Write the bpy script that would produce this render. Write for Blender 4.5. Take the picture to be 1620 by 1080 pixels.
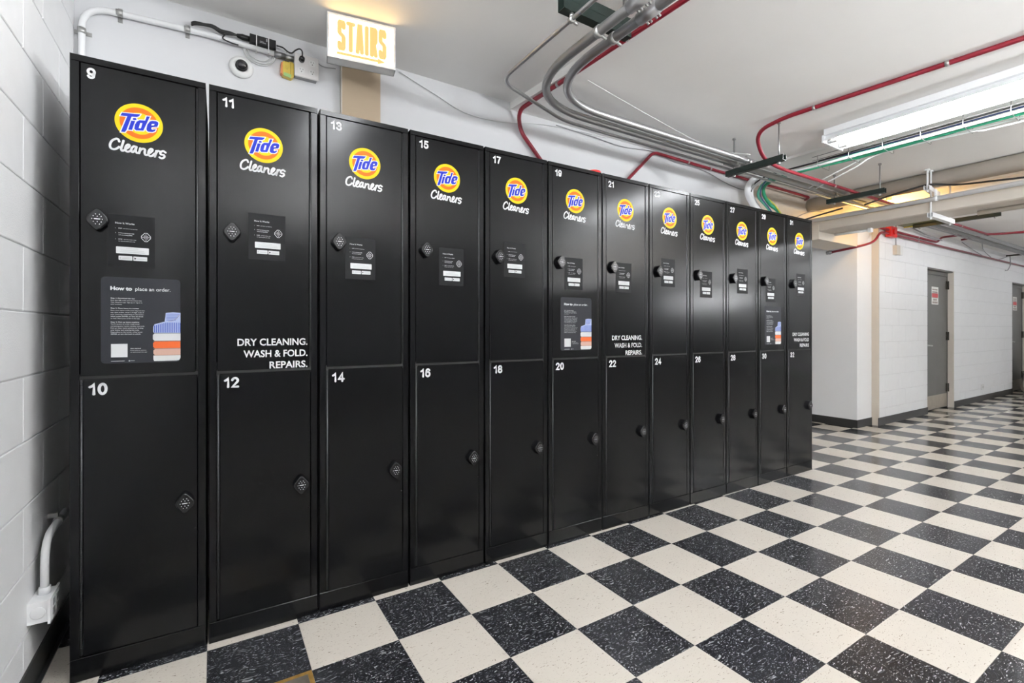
import bpy, math, random
from mathutils import Vector, Matrix
random.seed(7)
PI = math.pi
for o in list(bpy.data.objects):
    bpy.data.objects.remove(o, do_unlink=True)
SC = bpy.context.scene
COL = SC.collection

# ------------------------------------------------------------------ camera, world, exposure
FPX, CY, YAW, HC = 756.87, 521.56, 0.5588, 1.1622
cam_d = bpy.data.cameras.new('camera')
cam = bpy.data.objects.new('camera', cam_d)
COL.objects.link(cam)
cam_d.sensor_fit = 'HORIZONTAL'
cam_d.sensor_width = 36.0
cam_d.lens = FPX / 1620.0 * 36.0
cam_d.shift_y = -(540.0 - CY) / 1620.0
cam_d.clip_start = 0.02
cam.location = (0, 0, HC)
cam.rotation_euler = (PI / 2, 0, -YAW)
SC.camera = cam
w = bpy.data.worlds.new('world')
SC.world = w
w.use_nodes = True
w.node_tree.nodes['Background'].inputs[0].default_value = (0.9, 0.95, 1.0, 1)
w.node_tree.nodes['Background'].inputs[1].default_value = 0.15
vs = SC.view_settings
vs.view_transform = 'Standard'
try:
    vs.look = 'None'
except Exception:
    pass
vs.gamma = 1.0
vs.use_curve_mapping = False
vs.exposure = 0.42
TUBE, TUBE_UP = 46.0, 300.0     # radiance of the ceiling tubes and of the added fill uplights

# ------------------------------------------------------------------ key dimensions (metres)
XL, YB = -0.497, 2.70          # left wall face, back wall face
YD = 2.56                      # face of the block wall with the grey doors
ZC1, ZC2, ZC3, ZC4 = 2.673, 2.625, 2.605, 2.52   # ceiling levels from left to far right
XA = 6.45                      # wall of the stair recess
YF, XR = -6.0, 14.6            # wall behind the camera, far right wall
TILE, TOX, TOY = 0.3048, 0.2872, 2.0524
LX0, LPITCH, LW, LH, LD = -0.398, 0.386, 0.3757, 2.0714, 0.457
LM, LB = -0.0102, 2.0929       # locker front line  y = LB + LM x

def step_x(y):                 # the slightly skewed ceiling step
    return 1.681 - (y - 2.61) * 0.0773

# pixel -> point helpers (distance always comes from a plane that the thing touches)
_s, _c = math.sin(YAW), math.cos(YAW)
def ray(u, v):
    l = (u - 810.0) / FPX
    return Vector((_s + l * _c, _c - l * _s, (CY - v) / FPX))
def on_z(u, v, z):
    r = ray(u, v); return Vector((0, 0, HC)) + r * ((z - HC) / r.z)
def on_y(u, v, y):
    r = ray(u, v); return Vector((0, 0, HC)) + r * (y / r.y)
def on_x(u, v, x):
    r = ray(u, v); return Vector((0, 0, HC)) + r * (x / r.x)

# ------------------------------------------------------------------ materials
MATS = {}
def newmat(name):
    m = bpy.data.materials.new(name); m.use_nodes = True
    MATS[name] = m
    nt = m.node_tree
    return m, nt, nt.nodes, nt.links, nt.nodes['Principled BSDF']
def setin(b, k, v):
    if k in b.inputs:
        b.inputs[k].default_value = v
def mat(name, col, rough=0.5, metal=0.0, var=0.0, scale=8.0, bump=0.0, bscale=200.0, spec=None, coat=0.0, rvar=0.0):
    m, nt, N, L, b = newmat(name)
    setin(b, 'Base Color', (*col, 1)); setin(b, 'Roughness', rough); setin(b, 'Metallic', metal)
    if spec is not None: setin(b, 'Specular IOR Level', spec)
    if coat: setin(b, 'Coat Weight', coat); setin(b, 'Coat Roughness', 0.12)
    tc = N.new('ShaderNodeTexCoord')
    n = N.new('ShaderNodeTexNoise'); n.inputs['Scale'].default_value = scale; n.inputs['Detail'].default_value = 4
    L.new(tc.outputs['Object'], n.inputs['Vector'])
    mx = N.new('ShaderNodeMix'); mx.data_type = 'RGBA'
    a = tuple(max(0, c * (1 - var)) for c in col); d = tuple(min(1, c * (1 + var)) for c in col)
    mx.inputs[6].default_value = (*a, 1); mx.inputs[7].default_value = (*d, 1)
    L.new(n.outputs['Fac'], mx.inputs[0]); L.new(mx.outputs[2], b.inputs['Base Color'])
    if rvar:
        mr = N.new('ShaderNodeMapRange'); mr.inputs[3].default_value = rough - rvar; mr.inputs[4].default_value = rough + rvar
        L.new(n.outputs['Fac'], mr.inputs[0]); L.new(mr.outputs[0], b.inputs['Roughness'])
    if bump:
        n2 = N.new('ShaderNodeTexNoise'); n2.inputs['Scale'].default_value = bscale; n2.inputs['Detail'].default_value = 3
        L.new(tc.outputs['Object'], n2.inputs['Vector'])
        bp = N.new('ShaderNodeBump'); bp.inputs['Strength'].default_value = bump; bp.inputs['Distance'].default_value = 0.002
        L.new(n2.outputs['Fac'], bp.inputs['Height']); L.new(bp.outputs[0], b.inputs['Normal'])
    return m
def emat(name, col, strength):
    m, nt, N, L, b = newmat(name)
    setin(b, 'Base Color', (*col, 1)); setin(b, 'Emission Color', (*col, 1)); setin(b, 'Emission Strength', strength)
    return m

def vct(name, base, fleck, fleck2, lo, hi, basevar):
    """vinyl composition tile: base colour, streaky flecks running along x, a little tone change tile by tile"""
    m, nt, N, L, b = newmat(name)
    geo = N.new('ShaderNodeNewGeometry')
    mp = N.new('ShaderNodeMapping'); mp.inputs['Scale'].default_value = (75, 210, 1)
    L.new(geo.outputs['Position'], mp.inputs['Vector'])
    dist = N.new('ShaderNodeTexNoise'); dist.inputs['Scale'].default_value = 9.0
    L.new(geo.outputs['Position'], dist.inputs['Vector'])
    add = N.new('ShaderNodeVectorMath'); add.operation = 'MULTIPLY_ADD'
    add.inputs[1].default_value = (14, 14, 14)
    L.new(dist.outputs['Color'], add.inputs[0]); L.new(mp.outputs[0], add.inputs[2])
    n1 = N.new('ShaderNodeTexNoise'); n1.inputs['Scale'].default_value = 1.0; n1.inputs['Detail'].default_value = 2
    L.new(add.outputs[0], n1.inputs['Vector'])
    r1 = N.new('ShaderNodeMapRange'); r1.inputs[1].default_value = lo; r1.inputs[2].default_value = hi
    L.new(n1.outputs['Fac'], r1.inputs[0])
    off = N.new('ShaderNodeVectorMath'); off.operation = 'ADD'; off.inputs[1].default_value = (31.7, 5.3, 2.2)
    L.new(add.outputs[0], off.inputs[0])
    n2 = N.new('ShaderNodeTexNoise'); n2.inputs['Scale'].default_value = 1.6; n2.inputs['Detail'].default_value = 1
    L.new(off.outputs[0], n2.inputs['Vector'])
    r2 = N.new('ShaderNodeMapRange'); r2.inputs[1].default_value = lo + 0.01; r2.inputs[2].default_value = hi + 0.02
    L.new(n2.outputs['Fac'], r2.inputs[0])
    # tone by tile
    sub = N.new('ShaderNodeVectorMath'); sub.operation = 'SUBTRACT'; sub.inputs[1].default_value = (TOX, TOY, 0)
    L.new(geo.outputs['Position'], sub.inputs[0])
    dv = N.new('ShaderNodeVectorMath'); dv.operation = 'SCALE'; dv.inputs['Scale'].default_value = 1 / TILE
    L.new(sub.outputs[0], dv.inputs[0])
    fl = N.new('ShaderNodeVectorMath'); fl.operation = 'FLOOR'; L.new(dv.outputs[0], fl.inputs[0])
    sx = N.new('ShaderNodeSeparateXYZ'); L.new(fl.outputs[0], sx.inputs[0])
    cx = N.new('ShaderNodeCombineXYZ'); L.new(sx.outputs[0], cx.inputs[0]); L.new(sx.outputs[1], cx.inputs[1])
    wn = N.new('ShaderNodeTexWhiteNoise'); wn.noise_dimensions = '2D'; L.new(cx.outputs[0], wn.inputs['Vector'])
    m0 = N.new('ShaderNodeMix'); m0.data_type = 'RGBA'
    m0.inputs[6].default_value = (*[c * (1 - basevar) for c in base], 1); m0.inputs[7].default_value = (*[c * (1 + basevar) for c in base], 1)
    L.new(wn.outputs['Value'], m0.inputs[0])
    m1 = N.new('ShaderNodeMix'); m1.data_type = 'RGBA'; m1.inputs[7].default_value = (*fleck2, 1)
    L.new(r2.outputs[0], m1.inputs[0]); L.new(m0.outputs[2], m1.inputs[6])
    m2 = N.new('ShaderNodeMix'); m2.data_type = 'RGBA'; m2.inputs[7].default_value = (*fleck, 1)
    L.new(r1.outputs[0], m2.inputs[0]); L.new(m1.outputs[2], m2.inputs[6])
    L.new(m2.outputs[2], b.inputs['Base Color'])
    # worn wax: gloss changes slowly over the floor
    wx = N.new('ShaderNodeTexNoise'); wx.inputs['Scale'].default_value = 2.2; wx.inputs['Detail'].default_value = 6
    L.new(geo.outputs['Position'], wx.inputs['Vector'])
    rr = N.new('ShaderNodeMapRange'); rr.inputs[3].default_value = 0.10; rr.inputs[4].default_value = 0.26
    L.new(wx.outputs['Fac'], rr.inputs[0]); L.new(rr.outputs[0], b.inputs['Roughness'])
    setin(b, 'Specular IOR Level', 0.55)
    return m

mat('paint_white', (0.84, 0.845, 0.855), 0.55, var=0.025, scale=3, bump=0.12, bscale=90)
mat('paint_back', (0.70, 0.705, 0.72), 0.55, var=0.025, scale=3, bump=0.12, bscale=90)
mat('paint_block', (0.84, 0.845, 0.855), 0.5, var=0.03, scale=14, bump=0.55, bscale=260)
mat('joint_white', (0.72, 0.725, 0.735), 0.7, var=0.05, scale=20)
mat('beige_and_lamplit', (0.62, 0.56, 0.48), 0.55, var=0.05, scale=4, bump=0.1, bscale=60)  # beige paint, also warm lamp light painted onto the return trim
mat('pipe_beige', (0.56, 0.51, 0.45), 0.6, var=0.07, scale=6, bump=0.1, bscale=40)
mat('ceiling_paint', (0.90, 0.888, 0.865), 0.6, var=0.04, scale=2.2, bump=0.15, bscale=30)
mat('base_black', (0.018, 0.018, 0.019), 0.35, var=0.3, scale=12)
mat('joint_dark', (0.05, 0.045, 0.04), 0.7)
mat('locker_black', (0.0028, 0.0028, 0.0033), 0.19, var=0.15, scale=5, bump=0.015, bscale=900, rvar=0.03, spec=0.21)
mat('wall_dim', (0.55, 0.55, 0.56), 0.6, var=0.05)
mat('locker_dark', (0.004, 0.004, 0.004), 0.7)
mat('hinge_steel', (0.035, 0.035, 0.037), 0.42, metal=0.5)
mat('decal_white', (0.66, 0.66, 0.67), 0.55, spec=0.25)
mat('decal_yellow', (0.64, 0.47, 0.006), 0.55, spec=0.2)
mat('decal_orange', (0.64, 0.125, 0.008), 0.55, spec=0.2)
mat('decal_blue', (0.010, 0.024, 0.36), 0.55, spec=0.2)
mat('sticker_black', (0.0085, 0.0085, 0.0095), 0.5, var=0.1, scale=40, spec=0.15)
mat('poster_grey', (0.021, 0.022, 0.027), 0.5, spec=0.18)
mat('print_white', (0.60, 0.61, 0.62), 0.55, spec=0.25)
mat('print_grey', (0.40, 0.41, 0.42), 0.5)
mat('print_blue', (0.045, 0.085, 0.36), 0.55, spec=0.25)
mat('print_pale_blue', (0.36, 0.42, 0.62), 0.55, spec=0.25)
mat('print_orange', (0.62, 0.11, 0.025), 0.55, spec=0.25)
mat('print_pink', (0.52, 0.33, 0.27), 0.55, spec=0.25)
mat('print_shadow', (0.25, 0.16, 0.14), 0.5)
mat('lock_black', (0.006, 0.006, 0.0075), 0.22, spec=0.4)
mat('galvanised', (0.44, 0.44, 0.45), 0.36, metal=0.85, var=0.06, scale=12)
mat('galvanised_dull', (0.32, 0.32, 0.32), 0.44, metal=0.8, var=0.06, scale=12)
mat('zinc', (0.48, 0.48, 0.47), 0.35, metal=0.85, var=0.1, scale=40)
mat('red_paint', (0.21, 0.009, 0.022), 0.38, var=0.12, scale=18)
mat('red_bright', (0.62, 0.02, 0.02), 0.4, var=0.05)
mat('strut_green', (0.006, 0.014, 0.011), 0.45, var=0.2, scale=20)
mat('cable_black', (0.012, 0.012, 0.012), 0.5)
mat('cable_white', (0.74, 0.75, 0.75), 0.5)
mat('cable_grey', (0.35, 0.35, 0.36), 0.5)
mat('cable_green', (0.03, 0.30, 0.16), 0.45)
mat('cable_teal', (0.12, 0.46, 0.34), 0.45)
mat('cable_blue', (0.05, 0.07, 0.20), 0.45)
mat('cable_yellow', (0.60, 0.55, 0.08), 0.45)
mat('plastic_white', (0.78, 0.78, 0.77), 0.4)
mat('plastic_black', (0.014, 0.014, 0.015), 0.4)
mat('plate_metal', (0.74, 0.72, 0.71), 0.42, metal=0.25, var=0.05)
mat('dome_smoke', (0.02, 0.02, 0.022), 0.06, spec=0.7)
mat('brass', (0.46, 0.27, 0.07), 0.4, metal=0.7, var=0.45, scale=60)
mat('dirty_metal', (0.16, 0.145, 0.125), 0.5, metal=0.5, var=0.5, scale=35)
mat('tan_board', (0.47, 0.37, 0.26), 0.6, var=0.05, scale=3)
mat('tan_edge', (0.66, 0.62, 0.56), 0.6, var=0.05)
mat('yellow_zinc', (0.66, 0.50, 0.10), 0.4, metal=0.5, var=0.3, scale=30)
mat('orange_zinc', (0.80, 0.33, 0.14), 0.45, metal=0.3)
mat('green_zinc', (0.35, 0.55, 0.22), 0.45, metal=0.3)
mat('door_grey', (0.105, 0.102, 0.096), 0.35, var=0.06, scale=5, rvar=0.06)
mat('frame_grey', (0.13, 0.125, 0.115), 0.45, var=0.06, scale=8)
mat('kick_steel', (0.46, 0.41, 0.34), 0.32, metal=0.8, var=0.2, scale=14)
mat('hinge_dark', (0.05, 0.045, 0.035), 0.4, metal=0.5)
mat('fixture_white', (0.85, 0.86, 0.87), 0.4)
mat('sack_fabric', (0.62, 0.55, 0.50), 0.8, var=0.3, scale=9, bump=0.5, bscale=40)
mat('olive', (0.10, 0.085, 0.02), 0.5, var=0.2)
mat('yellow_reflection', (0.70, 0.56, 0.06), 0.5)  # reflected yellow light as a colour
mat('sign_red', (0.70, 0.10, 0.11), 0.5)
mat('sign_white', (0.80, 0.80, 0.77), 0.5)
emat('tube_glow', (0.96, 0.98, 1.0), TUBE)
emat('tube_far', (0.96, 0.98, 1.0), TUBE*0.42)
emat('fill_uplight_glow', (0.95, 0.975, 1.0), TUBE_UP)
emat('sign_panel', (1.0, 0.66, 0.27), 4.2)
emat('sign_letter', (0.72, 0.50, 0.17), 1.0)
MATS['sign_letter'].node_tree.nodes['Principled BSDF'].inputs['Base Color'].default_value = (0.02, 0.015, 0.01, 1)
emat('bulb_glow', (1.0, 0.55, 0.12), 14.0)
vct('tile_cream', (0.62, 0.572, 0.507), (0.20, 0.16, 0.12), (0.50, 0.44, 0.37), 0.650, 0.725, 0.035)
vct('tile_black', (0.0145, 0.0152, 0.019), (0.43, 0.43, 0.43), (0.085, 0.085, 0.097), 0.605, 0.70, 0.20)

# ------------------------------------------------------------------ mesh builder and object tree
ORG = {}
class MB:
    def __init__(self):
        self.v = []; self.f = []; self.mi = []; self.m = 0; self.smooth = []; self.sm = False
    def add(self, vs, fs):
        b = len(self.v); self.v += [tuple(p) for p in vs]
        for f in fs:
            self.f.append([i + b for i in f]); self.mi.append(self.m); self.smooth.append(self.sm)
        return self
    def box(self, x0, x1, y0, y1, z0, z1):
        return self.add([(x0,y0,z0),(x1,y0,z0),(x1,y1,z0),(x0,y1,z0),(x0,y0,z1),(x1,y0,z1),(x1,y1,z1),(x0,y1,z1)],
                        [(0,3,2,1),(4,5,6,7),(0,1,5,4),(1,2,6,5),(2,3,7,6),(3,0,4,7)])
    def cbox(self, x0, x1, y0, y1, z0, z1, c):
        """box whose front (low y) edges are chamfered by c"""
        self.add([(x0,y0+c,z0),(x1,y0+c,z0),(x1,y0+c,z1),(x0,y0+c,z1),(x0+c,y0,z0+c),(x1-c,y0,z0+c),(x1-c,y0,z1-c),(x0+c,y0,z1-c),
                  (x0,y1,z0),(x1,y1,z0),(x1,y1,z1),(x0,y1,z1)],
                 [(4,5,6,7),(0,1,5,4),(1,2,6,5),(2,3,7,6),(3,0,4,7),(0,8,9,1),(1,9,10,2),(2,10,11,3),(3,11,8,0),(8,11,10,9)])
        return self
    def prism(self, pts, z0, z1):
        n = len(pts)
        self.add([(x,y,z0) for x,y in pts] + [(x,y,z1) for x,y in pts],
                 [tuple(reversed(range(n))), tuple(range(n, 2*n))] + [(i, (i+1)%n, (i+1)%n+n, i+n) for i in range(n)])
        return self
    def prism_xz(self, pts, y0, y1):
        """outline in x,z (counter-clockwise seen from the front), from front y0 to back y1"""
        n = len(pts)
        self.add([(x,y0,z) for x,z in pts] + [(x,y1,z) for x,z in pts],
                 [tuple(range(n)), tuple(reversed(range(n, 2*n)))] + [((i+1)%n, i, i+n, (i+1)%n+n) for i in range(n)])
        return self
    def tube(self, pts, r, n=12, caps=True):
        pts = [Vector(p) for p in pts]
        rs = r if isinstance(r, (list, tuple)) else [r] * len(pts)
        T = []
        for i in range(len(pts)):
            a = pts[max(0, i-1)]; c = pts[min(len(pts)-1, i+1)]
            T.append((c - a).normalized())
        up = Vector((0,0,1)) if abs(T[0].z) < 0.9 else Vector((1,0,0))
        nrm = T[0].cross(up).normalized()
        vs = []; fs = []
        for i, p in enumerate(pts):
            nrm = (nrm - T[i] * nrm.dot(T[i])).normalized()
            bi = T[i].cross(nrm)
            for k in range(n):
                a = 2 * PI * k / n
                vs.append(p + (nrm * math.cos(a) + bi * math.sin(a)) * rs[i])
        for i in range(len(pts) - 1):
            for k in range(n):
                fs.append((i*n + k, (i+1)*n + k, (i+1)*n + (k+1) % n, i*n + (k+1) % n))
        old = self.sm; self.sm = True
        self.add(vs, fs)
        self.sm = old
        if caps:
            b = len(self.v) - len(vs)
            self.f.append([b + k for k in range(n)]); self.mi.append(self.m); self.smooth.append(False)
            self.f.append([b + (len(pts)-1)*n + k for k in reversed(range(n))]); self.mi.append(self.m); self.smooth.append(False)
        return self
    def lathe(self, prof, c, axis='z', n=24):
        """prof = [(radius, height)...] about an axis through c"""
        vs = []; fs = []
        for r, h in prof:
            for k in range(n):
                a = 2 * PI * k / n
                p, q = r * math.cos(a), r * math.sin(a)
                vs.append({'z': (c[0]+p, c[1]+q, c[2]+h), 'y': (c[0]+p, c[1]-h, c[2]+q), 'x': (c[0]+h, c[1]+p, c[2]+q)}[axis])
        for i in range(len(prof) - 1):
            for k in range(n):
                fs.append((i*n+k, i*n+(k+1)%n, (i+1)*n+(k+1)%n, (i+1)*n+k))
        old = self.sm; self.sm = True; self.add(vs, fs); self.sm = old
        return self
    # flat print in the x,z plane at depth y (front is -y)
    def flat(self, pts, y):
        return self.add([(x, y, z) for x, z in pts], [tuple(range(len(pts)))])
    def disc(self, cx, cz, rx, rz, y, n=40):
        return self.flat([(cx + rx*math.cos(2*PI*k/n), cz + rz*math.sin(2*PI*k/n)) for k in range(n)], y)
    def rect(self, x0, x1, z0, z1, y, r=0.0):
        if r <= 0:
            return self.flat([(x0,z0),(x1,z0),(x1,z1),(x0,z1)], y)
        return self.flat(rrect(x0, x1, z0, z1, r), y)
    def ribbon(self, pts, w, y, closed=False):
        """flat stroke along pts: one mitred strip with round ends"""
        h = w / 2
        P = [p for i, p in enumerate(pts) if i == 0 or math.hypot(p[0]-pts[i-1][0], p[1]-pts[i-1][1]) > 1e-6]
        n = len(P); L = []; R = []
        for i in range(n):
            a = P[(i-1) % n] if (closed or i > 0) else None
            c = P[(i+1) % n] if (closed or i < n-1) else None
            d = []
            if a is not None: l = math.hypot(P[i][0]-a[0], P[i][1]-a[1]); d.append(((P[i][0]-a[0])/l, (P[i][1]-a[1])/l))
            if c is not None: l = math.hypot(c[0]-P[i][0], c[1]-P[i][1]); d.append(((c[0]-P[i][0])/l, (c[1]-P[i][1])/l))
            nx = sum(-q[1] for q in d); nz = sum(q[0] for q in d); l = math.hypot(nx, nz)
            if l < 0.3: nx, nz, l = -d[0][1], d[0][0], 1.0
            nx, nz = nx/l, nz/l
            k = max(0.5, nx*-d[0][1] + nz*d[0][0]); m = min(h/k, h*1.6)
            L.append((P[i][0]+nx*m, P[i][1]+nz*m)); R.append((P[i][0]-nx*m, P[i][1]-nz*m))
        for i in range(n if closed else n-1):
            j = (i+1) % n
            self.flat([R[i], R[j], L[j], L[i]], y)
        if not closed:
            for p, q, a, c in ((P[0], P[1], L[0], R[0]), (P[-1], P[-2], R[-1], L[-1])):
                t0 = math.atan2(a[1]-p[1], a[0]-p[0])
                self.flat([(p[0]+h*math.cos(t0+PI*k/8), p[1]+h*math.sin(t0+PI*k/8)) for k in range(9)], y)
        return self
    def stroke_text(self, s, x, z, size, y, w=0.2, sp=0.17):
        """bold stroke numerals of cap height size"""
        for ch in s:
            wd, st = DIG[ch]
            for q in st:
                self.ribbon([(x + a*size, z + w*size/2 + c*size*(1-w)) for a, c in q], w*size, y)
            x += (wd + w + sp)*size - w*size*0.5
        return self
    def text(self, s, x, z, size, y, bold=0.0, align='L', sx=1.0, shear=0.0):
        vs, fs, w = glyphs(s, size, bold, shear)
        ox = x - (w * sx if align == 'R' else w * sx / 2 if align == 'C' else 0)
        return self.add([(ox + p[0]*sx, y, z + p[1]) for p in vs], fs)
    def build(self, name, mats, parent=None, origin=None, world=True):
        if isinstance(mats, str): mats = [mats]
        if parent is not None:
            o0 = ORG[parent.name] if world else Vector((0,0,0))
        else:
            if origin is None:
                xs = [p[0] for p in self.v]; ys = [p[1] for p in self.v]; zs = [p[2] for p in self.v]
                origin = ((min(xs)+max(xs))/2, (min(ys)+max(ys))/2, min(zs))
            o0 = Vector(origin)
        me = bpy.data.meshes.new(name)
        me.from_pydata([(p[0]-o0.x, p[1]-o0.y, p[2]-o0.z) for p in self.v], [], self.f)
        for m in mats: me.materials.append(MATS[m])
        me.polygons.foreach_set('material_index', self.mi)
        me.polygons.foreach_set('use_smooth', self.smooth)
        me.update()
        ob = bpy.data.objects.new(name, me); COL.objects.link(ob)
        if parent is not None:
            ob.parent = parent
        else:
            ob.location = o0
        ORG[ob.name] = o0.copy()
        return ob
def rrect(x0, x1, z0, z1, r, n=5):
    P = []
    for cx, cz, a in ((x1-r,z0+r,-90),(x1-r,z1-r,0),(x0+r,z1-r,90),(x0+r,z0+r,180)):
        for k in range(n+1):
            t = math.radians(a + 90*k/n); P.append((cx + r*math.cos(t), cz + r*math.sin(t)))
    return P
def arc(cx, cz, rx, rz, a0, a1, n=10):
    return [(cx+rx*math.cos(math.radians(a0+(a1-a0)*k/n)), cz+rz*math.sin(math.radians(a0+(a1-a0)*k/n))) for k in range(n+1)]
DIG = {'0': (.44, [arc(.22,.5,.22,.5,90,450,20)]), '1': (.30, [[(.0,.74),(.16,.84),(.24,.99),(.24,0.0)]]),
 '2': (.44, [arc(.22,.72,.22,.28,170,-30,9)+[(.02,.0),(.45,.0)]]),
 '3': (.44, [arc(.21,.75,.20,.25,165,-80,9)+[(.16,.52)], arc(.21,.27,.23,.27,80,-165,10)]),
 '4': (.46, [[(.34,0),(.34,1),(.0,.27),(.48,.27)]]),
 '5': (.44, [[(.42,1),(.08,1),(.03,.52)]+arc(.21,.32,.23,.32,125,-160,11)]),
 '6': (.44, [arc(.24,.70,.20,.30,25,150,6)+arc(.22,.31,.22,.31,175,-180,16)]),
 '7': (.44, [[(0,1),(.45,1),(.28,.5),(.17,0)]]),
 '8': (.44, [arc(.22,.76,.19,.24,90,450,16), arc(.22,.27,.22,.27,90,450,16)]),
 '9': (.44, [arc(.20,.30,.20,.30,-155,-30,6)+arc(.22,.69,.22,.31,-5,-360,16)])}
def grow(pts, d):
    """polygon pushed outwards by d"""
    A = sum(pts[i][0]*pts[(i+1)%len(pts)][1]-pts[(i+1)%len(pts)][0]*pts[i][1] for i in range(len(pts)))
    sgn = 1 if A > 0 else -1; out = []; n = len(pts)
    for i in range(n):
        a, p, c = pts[i-1], pts[i], pts[(i+1)%n]
        l1 = math.hypot(p[0]-a[0], p[1]-a[1]); l2 = math.hypot(c[0]-p[0], c[1]-p[1])
        n1 = ((p[1]-a[1])/l1*sgn, -(p[0]-a[0])/l1*sgn); n2 = ((c[1]-p[1])/l2*sgn, -(c[0]-p[0])/l2*sgn)
        mx, mz = n1[0]+n2[0], n1[1]+n2[1]; l = math.hypot(mx, mz) or 1; mx, mz = mx/l, mz/l
        k = min(1.7, 1/max(0.3, mx*n1[0]+mz*n1[1]))
        out.append((p[0]+mx*d*k, p[1]+mz*d*k))
    return out
GC = {}
def glyphs(s, size, bold, shear):
    key = (s, round(size,5), bold, shear)
    if key in GC: return GC[key]
    cu = bpy.data.curves.new('t', 'FONT'); cu.body = s; cu.size = 1.0; cu.offset = bold; cu.shear = shear; cu.resolution_u = 2 if size < 0.012 else 4
    ob = bpy.data.objects.new('t', cu)
    me = ob.to_mesh()
    k = size / 0.73     # size = cap height
    x0 = min((v.co.x for v in me.vertices), default=0); x1 = max((v.co.x for v in me.vertices), default=0)
    vs = [((v.co.x - x0)*k, v.co.y*k) for v in me.vertices]
    fs = [tuple(p.vertices) for p in me.polygons]
    ob.to_mesh_clear()
    bpy.data.objects.remove(ob); bpy.data.curves.remove(cu)
    GC[key] = (vs, fs, (x1-x0)*k)
    return GC[key]
def fillet(pts, r, n=7):
    pts = [Vector(p) for p in pts]; out = [pts[0]]
    for a, b, c in zip(pts[:-2], pts[1:-1], pts[2:]):
        d1 = (a-b); d2 = (c-b); rr = min(r, d1.length*0.49, d2.length*0.49)
        p = b + d1.normalized()*rr; q = b + d2.normalized()*rr
        for k in range(n+1):
            t = k/n; out.append(p*(1-t)**2 + b*2*t*(1-t) + q*t*t)
    out.append(pts[-1]); return out
def spline(pts, n=6):
    P = [Vector(p) for p in pts]; P = [P[0]*2-P[1]] + P + [P[-1]*2-P[-2]]; out = []
    for i in range(1, len(P)-2):
        for k in range(n):
            t = k/n; a,b,c,d = P[i-1],P[i],P[i+1],P[i+2]
            out.append(0.5*((2*b)+(c-a)*t+(2*a-5*b+4*c-d)*t*t+(3*b-a-3*c+d)*t**3))
    out.append(P[-2]); return out
def tag(o, label, cat, group=None):
    o['label'] = label; o['category'] = cat
    if group: o['group'] = group
    return o
def struct(o):
    o['kind'] = 'structure'; return o
def thing(name, label, cat, loc, group=None, rotz=0.0):
    o = bpy.data.objects.new(name, None); COL.objects.link(o)
    o.location = loc; o.rotation_euler = (0,0,rotz); o.empty_display_size = 0.1
    ORG[o.name] = Vector(loc)
    return tag(o, label, cat, group)
def inst(src, parent, loc=None):
    c = src.copy(); COL.objects.link(c); c.parent = parent
    if loc is not None: c.location = loc
    return c

# ================================================================== THE SETTING
# ---- floor: slab, then tiles as pieces
b = MB(); b.box(XL-0.2, XR+0.2, YF-0.2, 4.2, -0.12, -0.0035)
floor = struct(b.build('floor', 'joint_dark', origin=(0,0,0)))
def tile_mesh(name, m):
    h = TILE/2 - 0.0004; c = 0.0006
    t = MB()
    t.add([(-h,-h,-0.0035),(h,-h,-0.0035),(h,h,-0.0035),(-h,h,-0.0035),(-h,-h,-c),(h,-h,-c),(h,h,-c),(-h,h,-c),(-h+c,-h+c,0),(h-c,-h+c,0),(h-c,h-c,0),(-h+c,h-c,0)],
          [(0,1,5,4),(1,2,6,5),(2,3,7,6),(3,0,4,7),(4,5,9,8),(5,6,10,9),(6,7,11,10),(7,4,8,11),(8,9,10,11)])
    ob = t.build(name, m, floor); return ob
def px(p):
    d = p[0]*_s + p[1]*_c
    if d < 0.05: return None
    return 810 + FPX*(p[0]*_c - p[1]*_s)/d, CY - FPX*(p[2]-HC)/d
tiles = []
for i in range(-3, 48):
    for j in range(-6, 18):
        x = TOX + (i+0.5)*TILE; y = TOY - (j+0.5)*TILE
        if x < XL-0.15 or x > XR or y < YF or y > 4.0: continue
        q = [px((x+a*TILE/2, y+c*TILE/2, 0)) for a, c in ((-1,-1),(1,-1),(1,1),(-1,1))]
        area = 0
        if all(q):
            inside = any(0 <= u <= 1620 and 0 <= v <= 1080 for u, v in q)
            hidden = y > 2.2 and x < 5.2
            if inside and not hidden:
                area = abs(sum(q[k][0]*q[(k+1)%4][1]-q[(k+1)%4][0]*q[k][1] for k in range(4)))/2
        tiles.append((area, x, y, (i+j) % 2))
tiles.sort(reverse=True)
proto = [tile_mesh('cream_floor_tile', 'tile_cream'), tile_mesh('black_floor_tile', 'tile_black')]
used = [False, False]
rest = MB()
for n, (a, x, y, k) in enumerate(tiles):
    if n < 300 and a > 0:
        if not used[k]:
            o = proto[k]; used[k] = True
        else:
            o = inst(proto[k], floor)
        o.location = (x, y, 0)
    else:
        h = TILE/2 - 0.0004; rest.m = k
        rest.add([(x-h,y-h,0),(x+h,y-h,0),(x+h,y+h,0),(x-h,y+h,0)], [(0,1,2,3)])
o = rest.build('distant_floor_tiles', ['tile_cream', 'tile_black'], floor); o['kind'] = 'stuff'

# ---- ceiling (one slab with its shallow steps)
b = MB(); top = 2.85
y0, y1 = YF-0.1, YB+0.3
b.prism([(XL-0.1,y0),(step_x(y0),y0),(step_x(y1),y1),(XL-0.1,y1)], ZC1, top)
b.prism([(step_x(y0),y0),(4.13,y0),(4.13,y1),(step_x(y1),y1)], ZC2, top)
b.box(4.13, 6.32, y0, y1, ZC3, top)
b.box(6.32, XR+0.1, y0, 4.2, ZC4, top)
b.box(4.0, 6.32, y1, 4.2, ZC3, top)
struct(b.build('ceiling', 'ceiling_paint', origin=(0,0,ZC4)))

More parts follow.
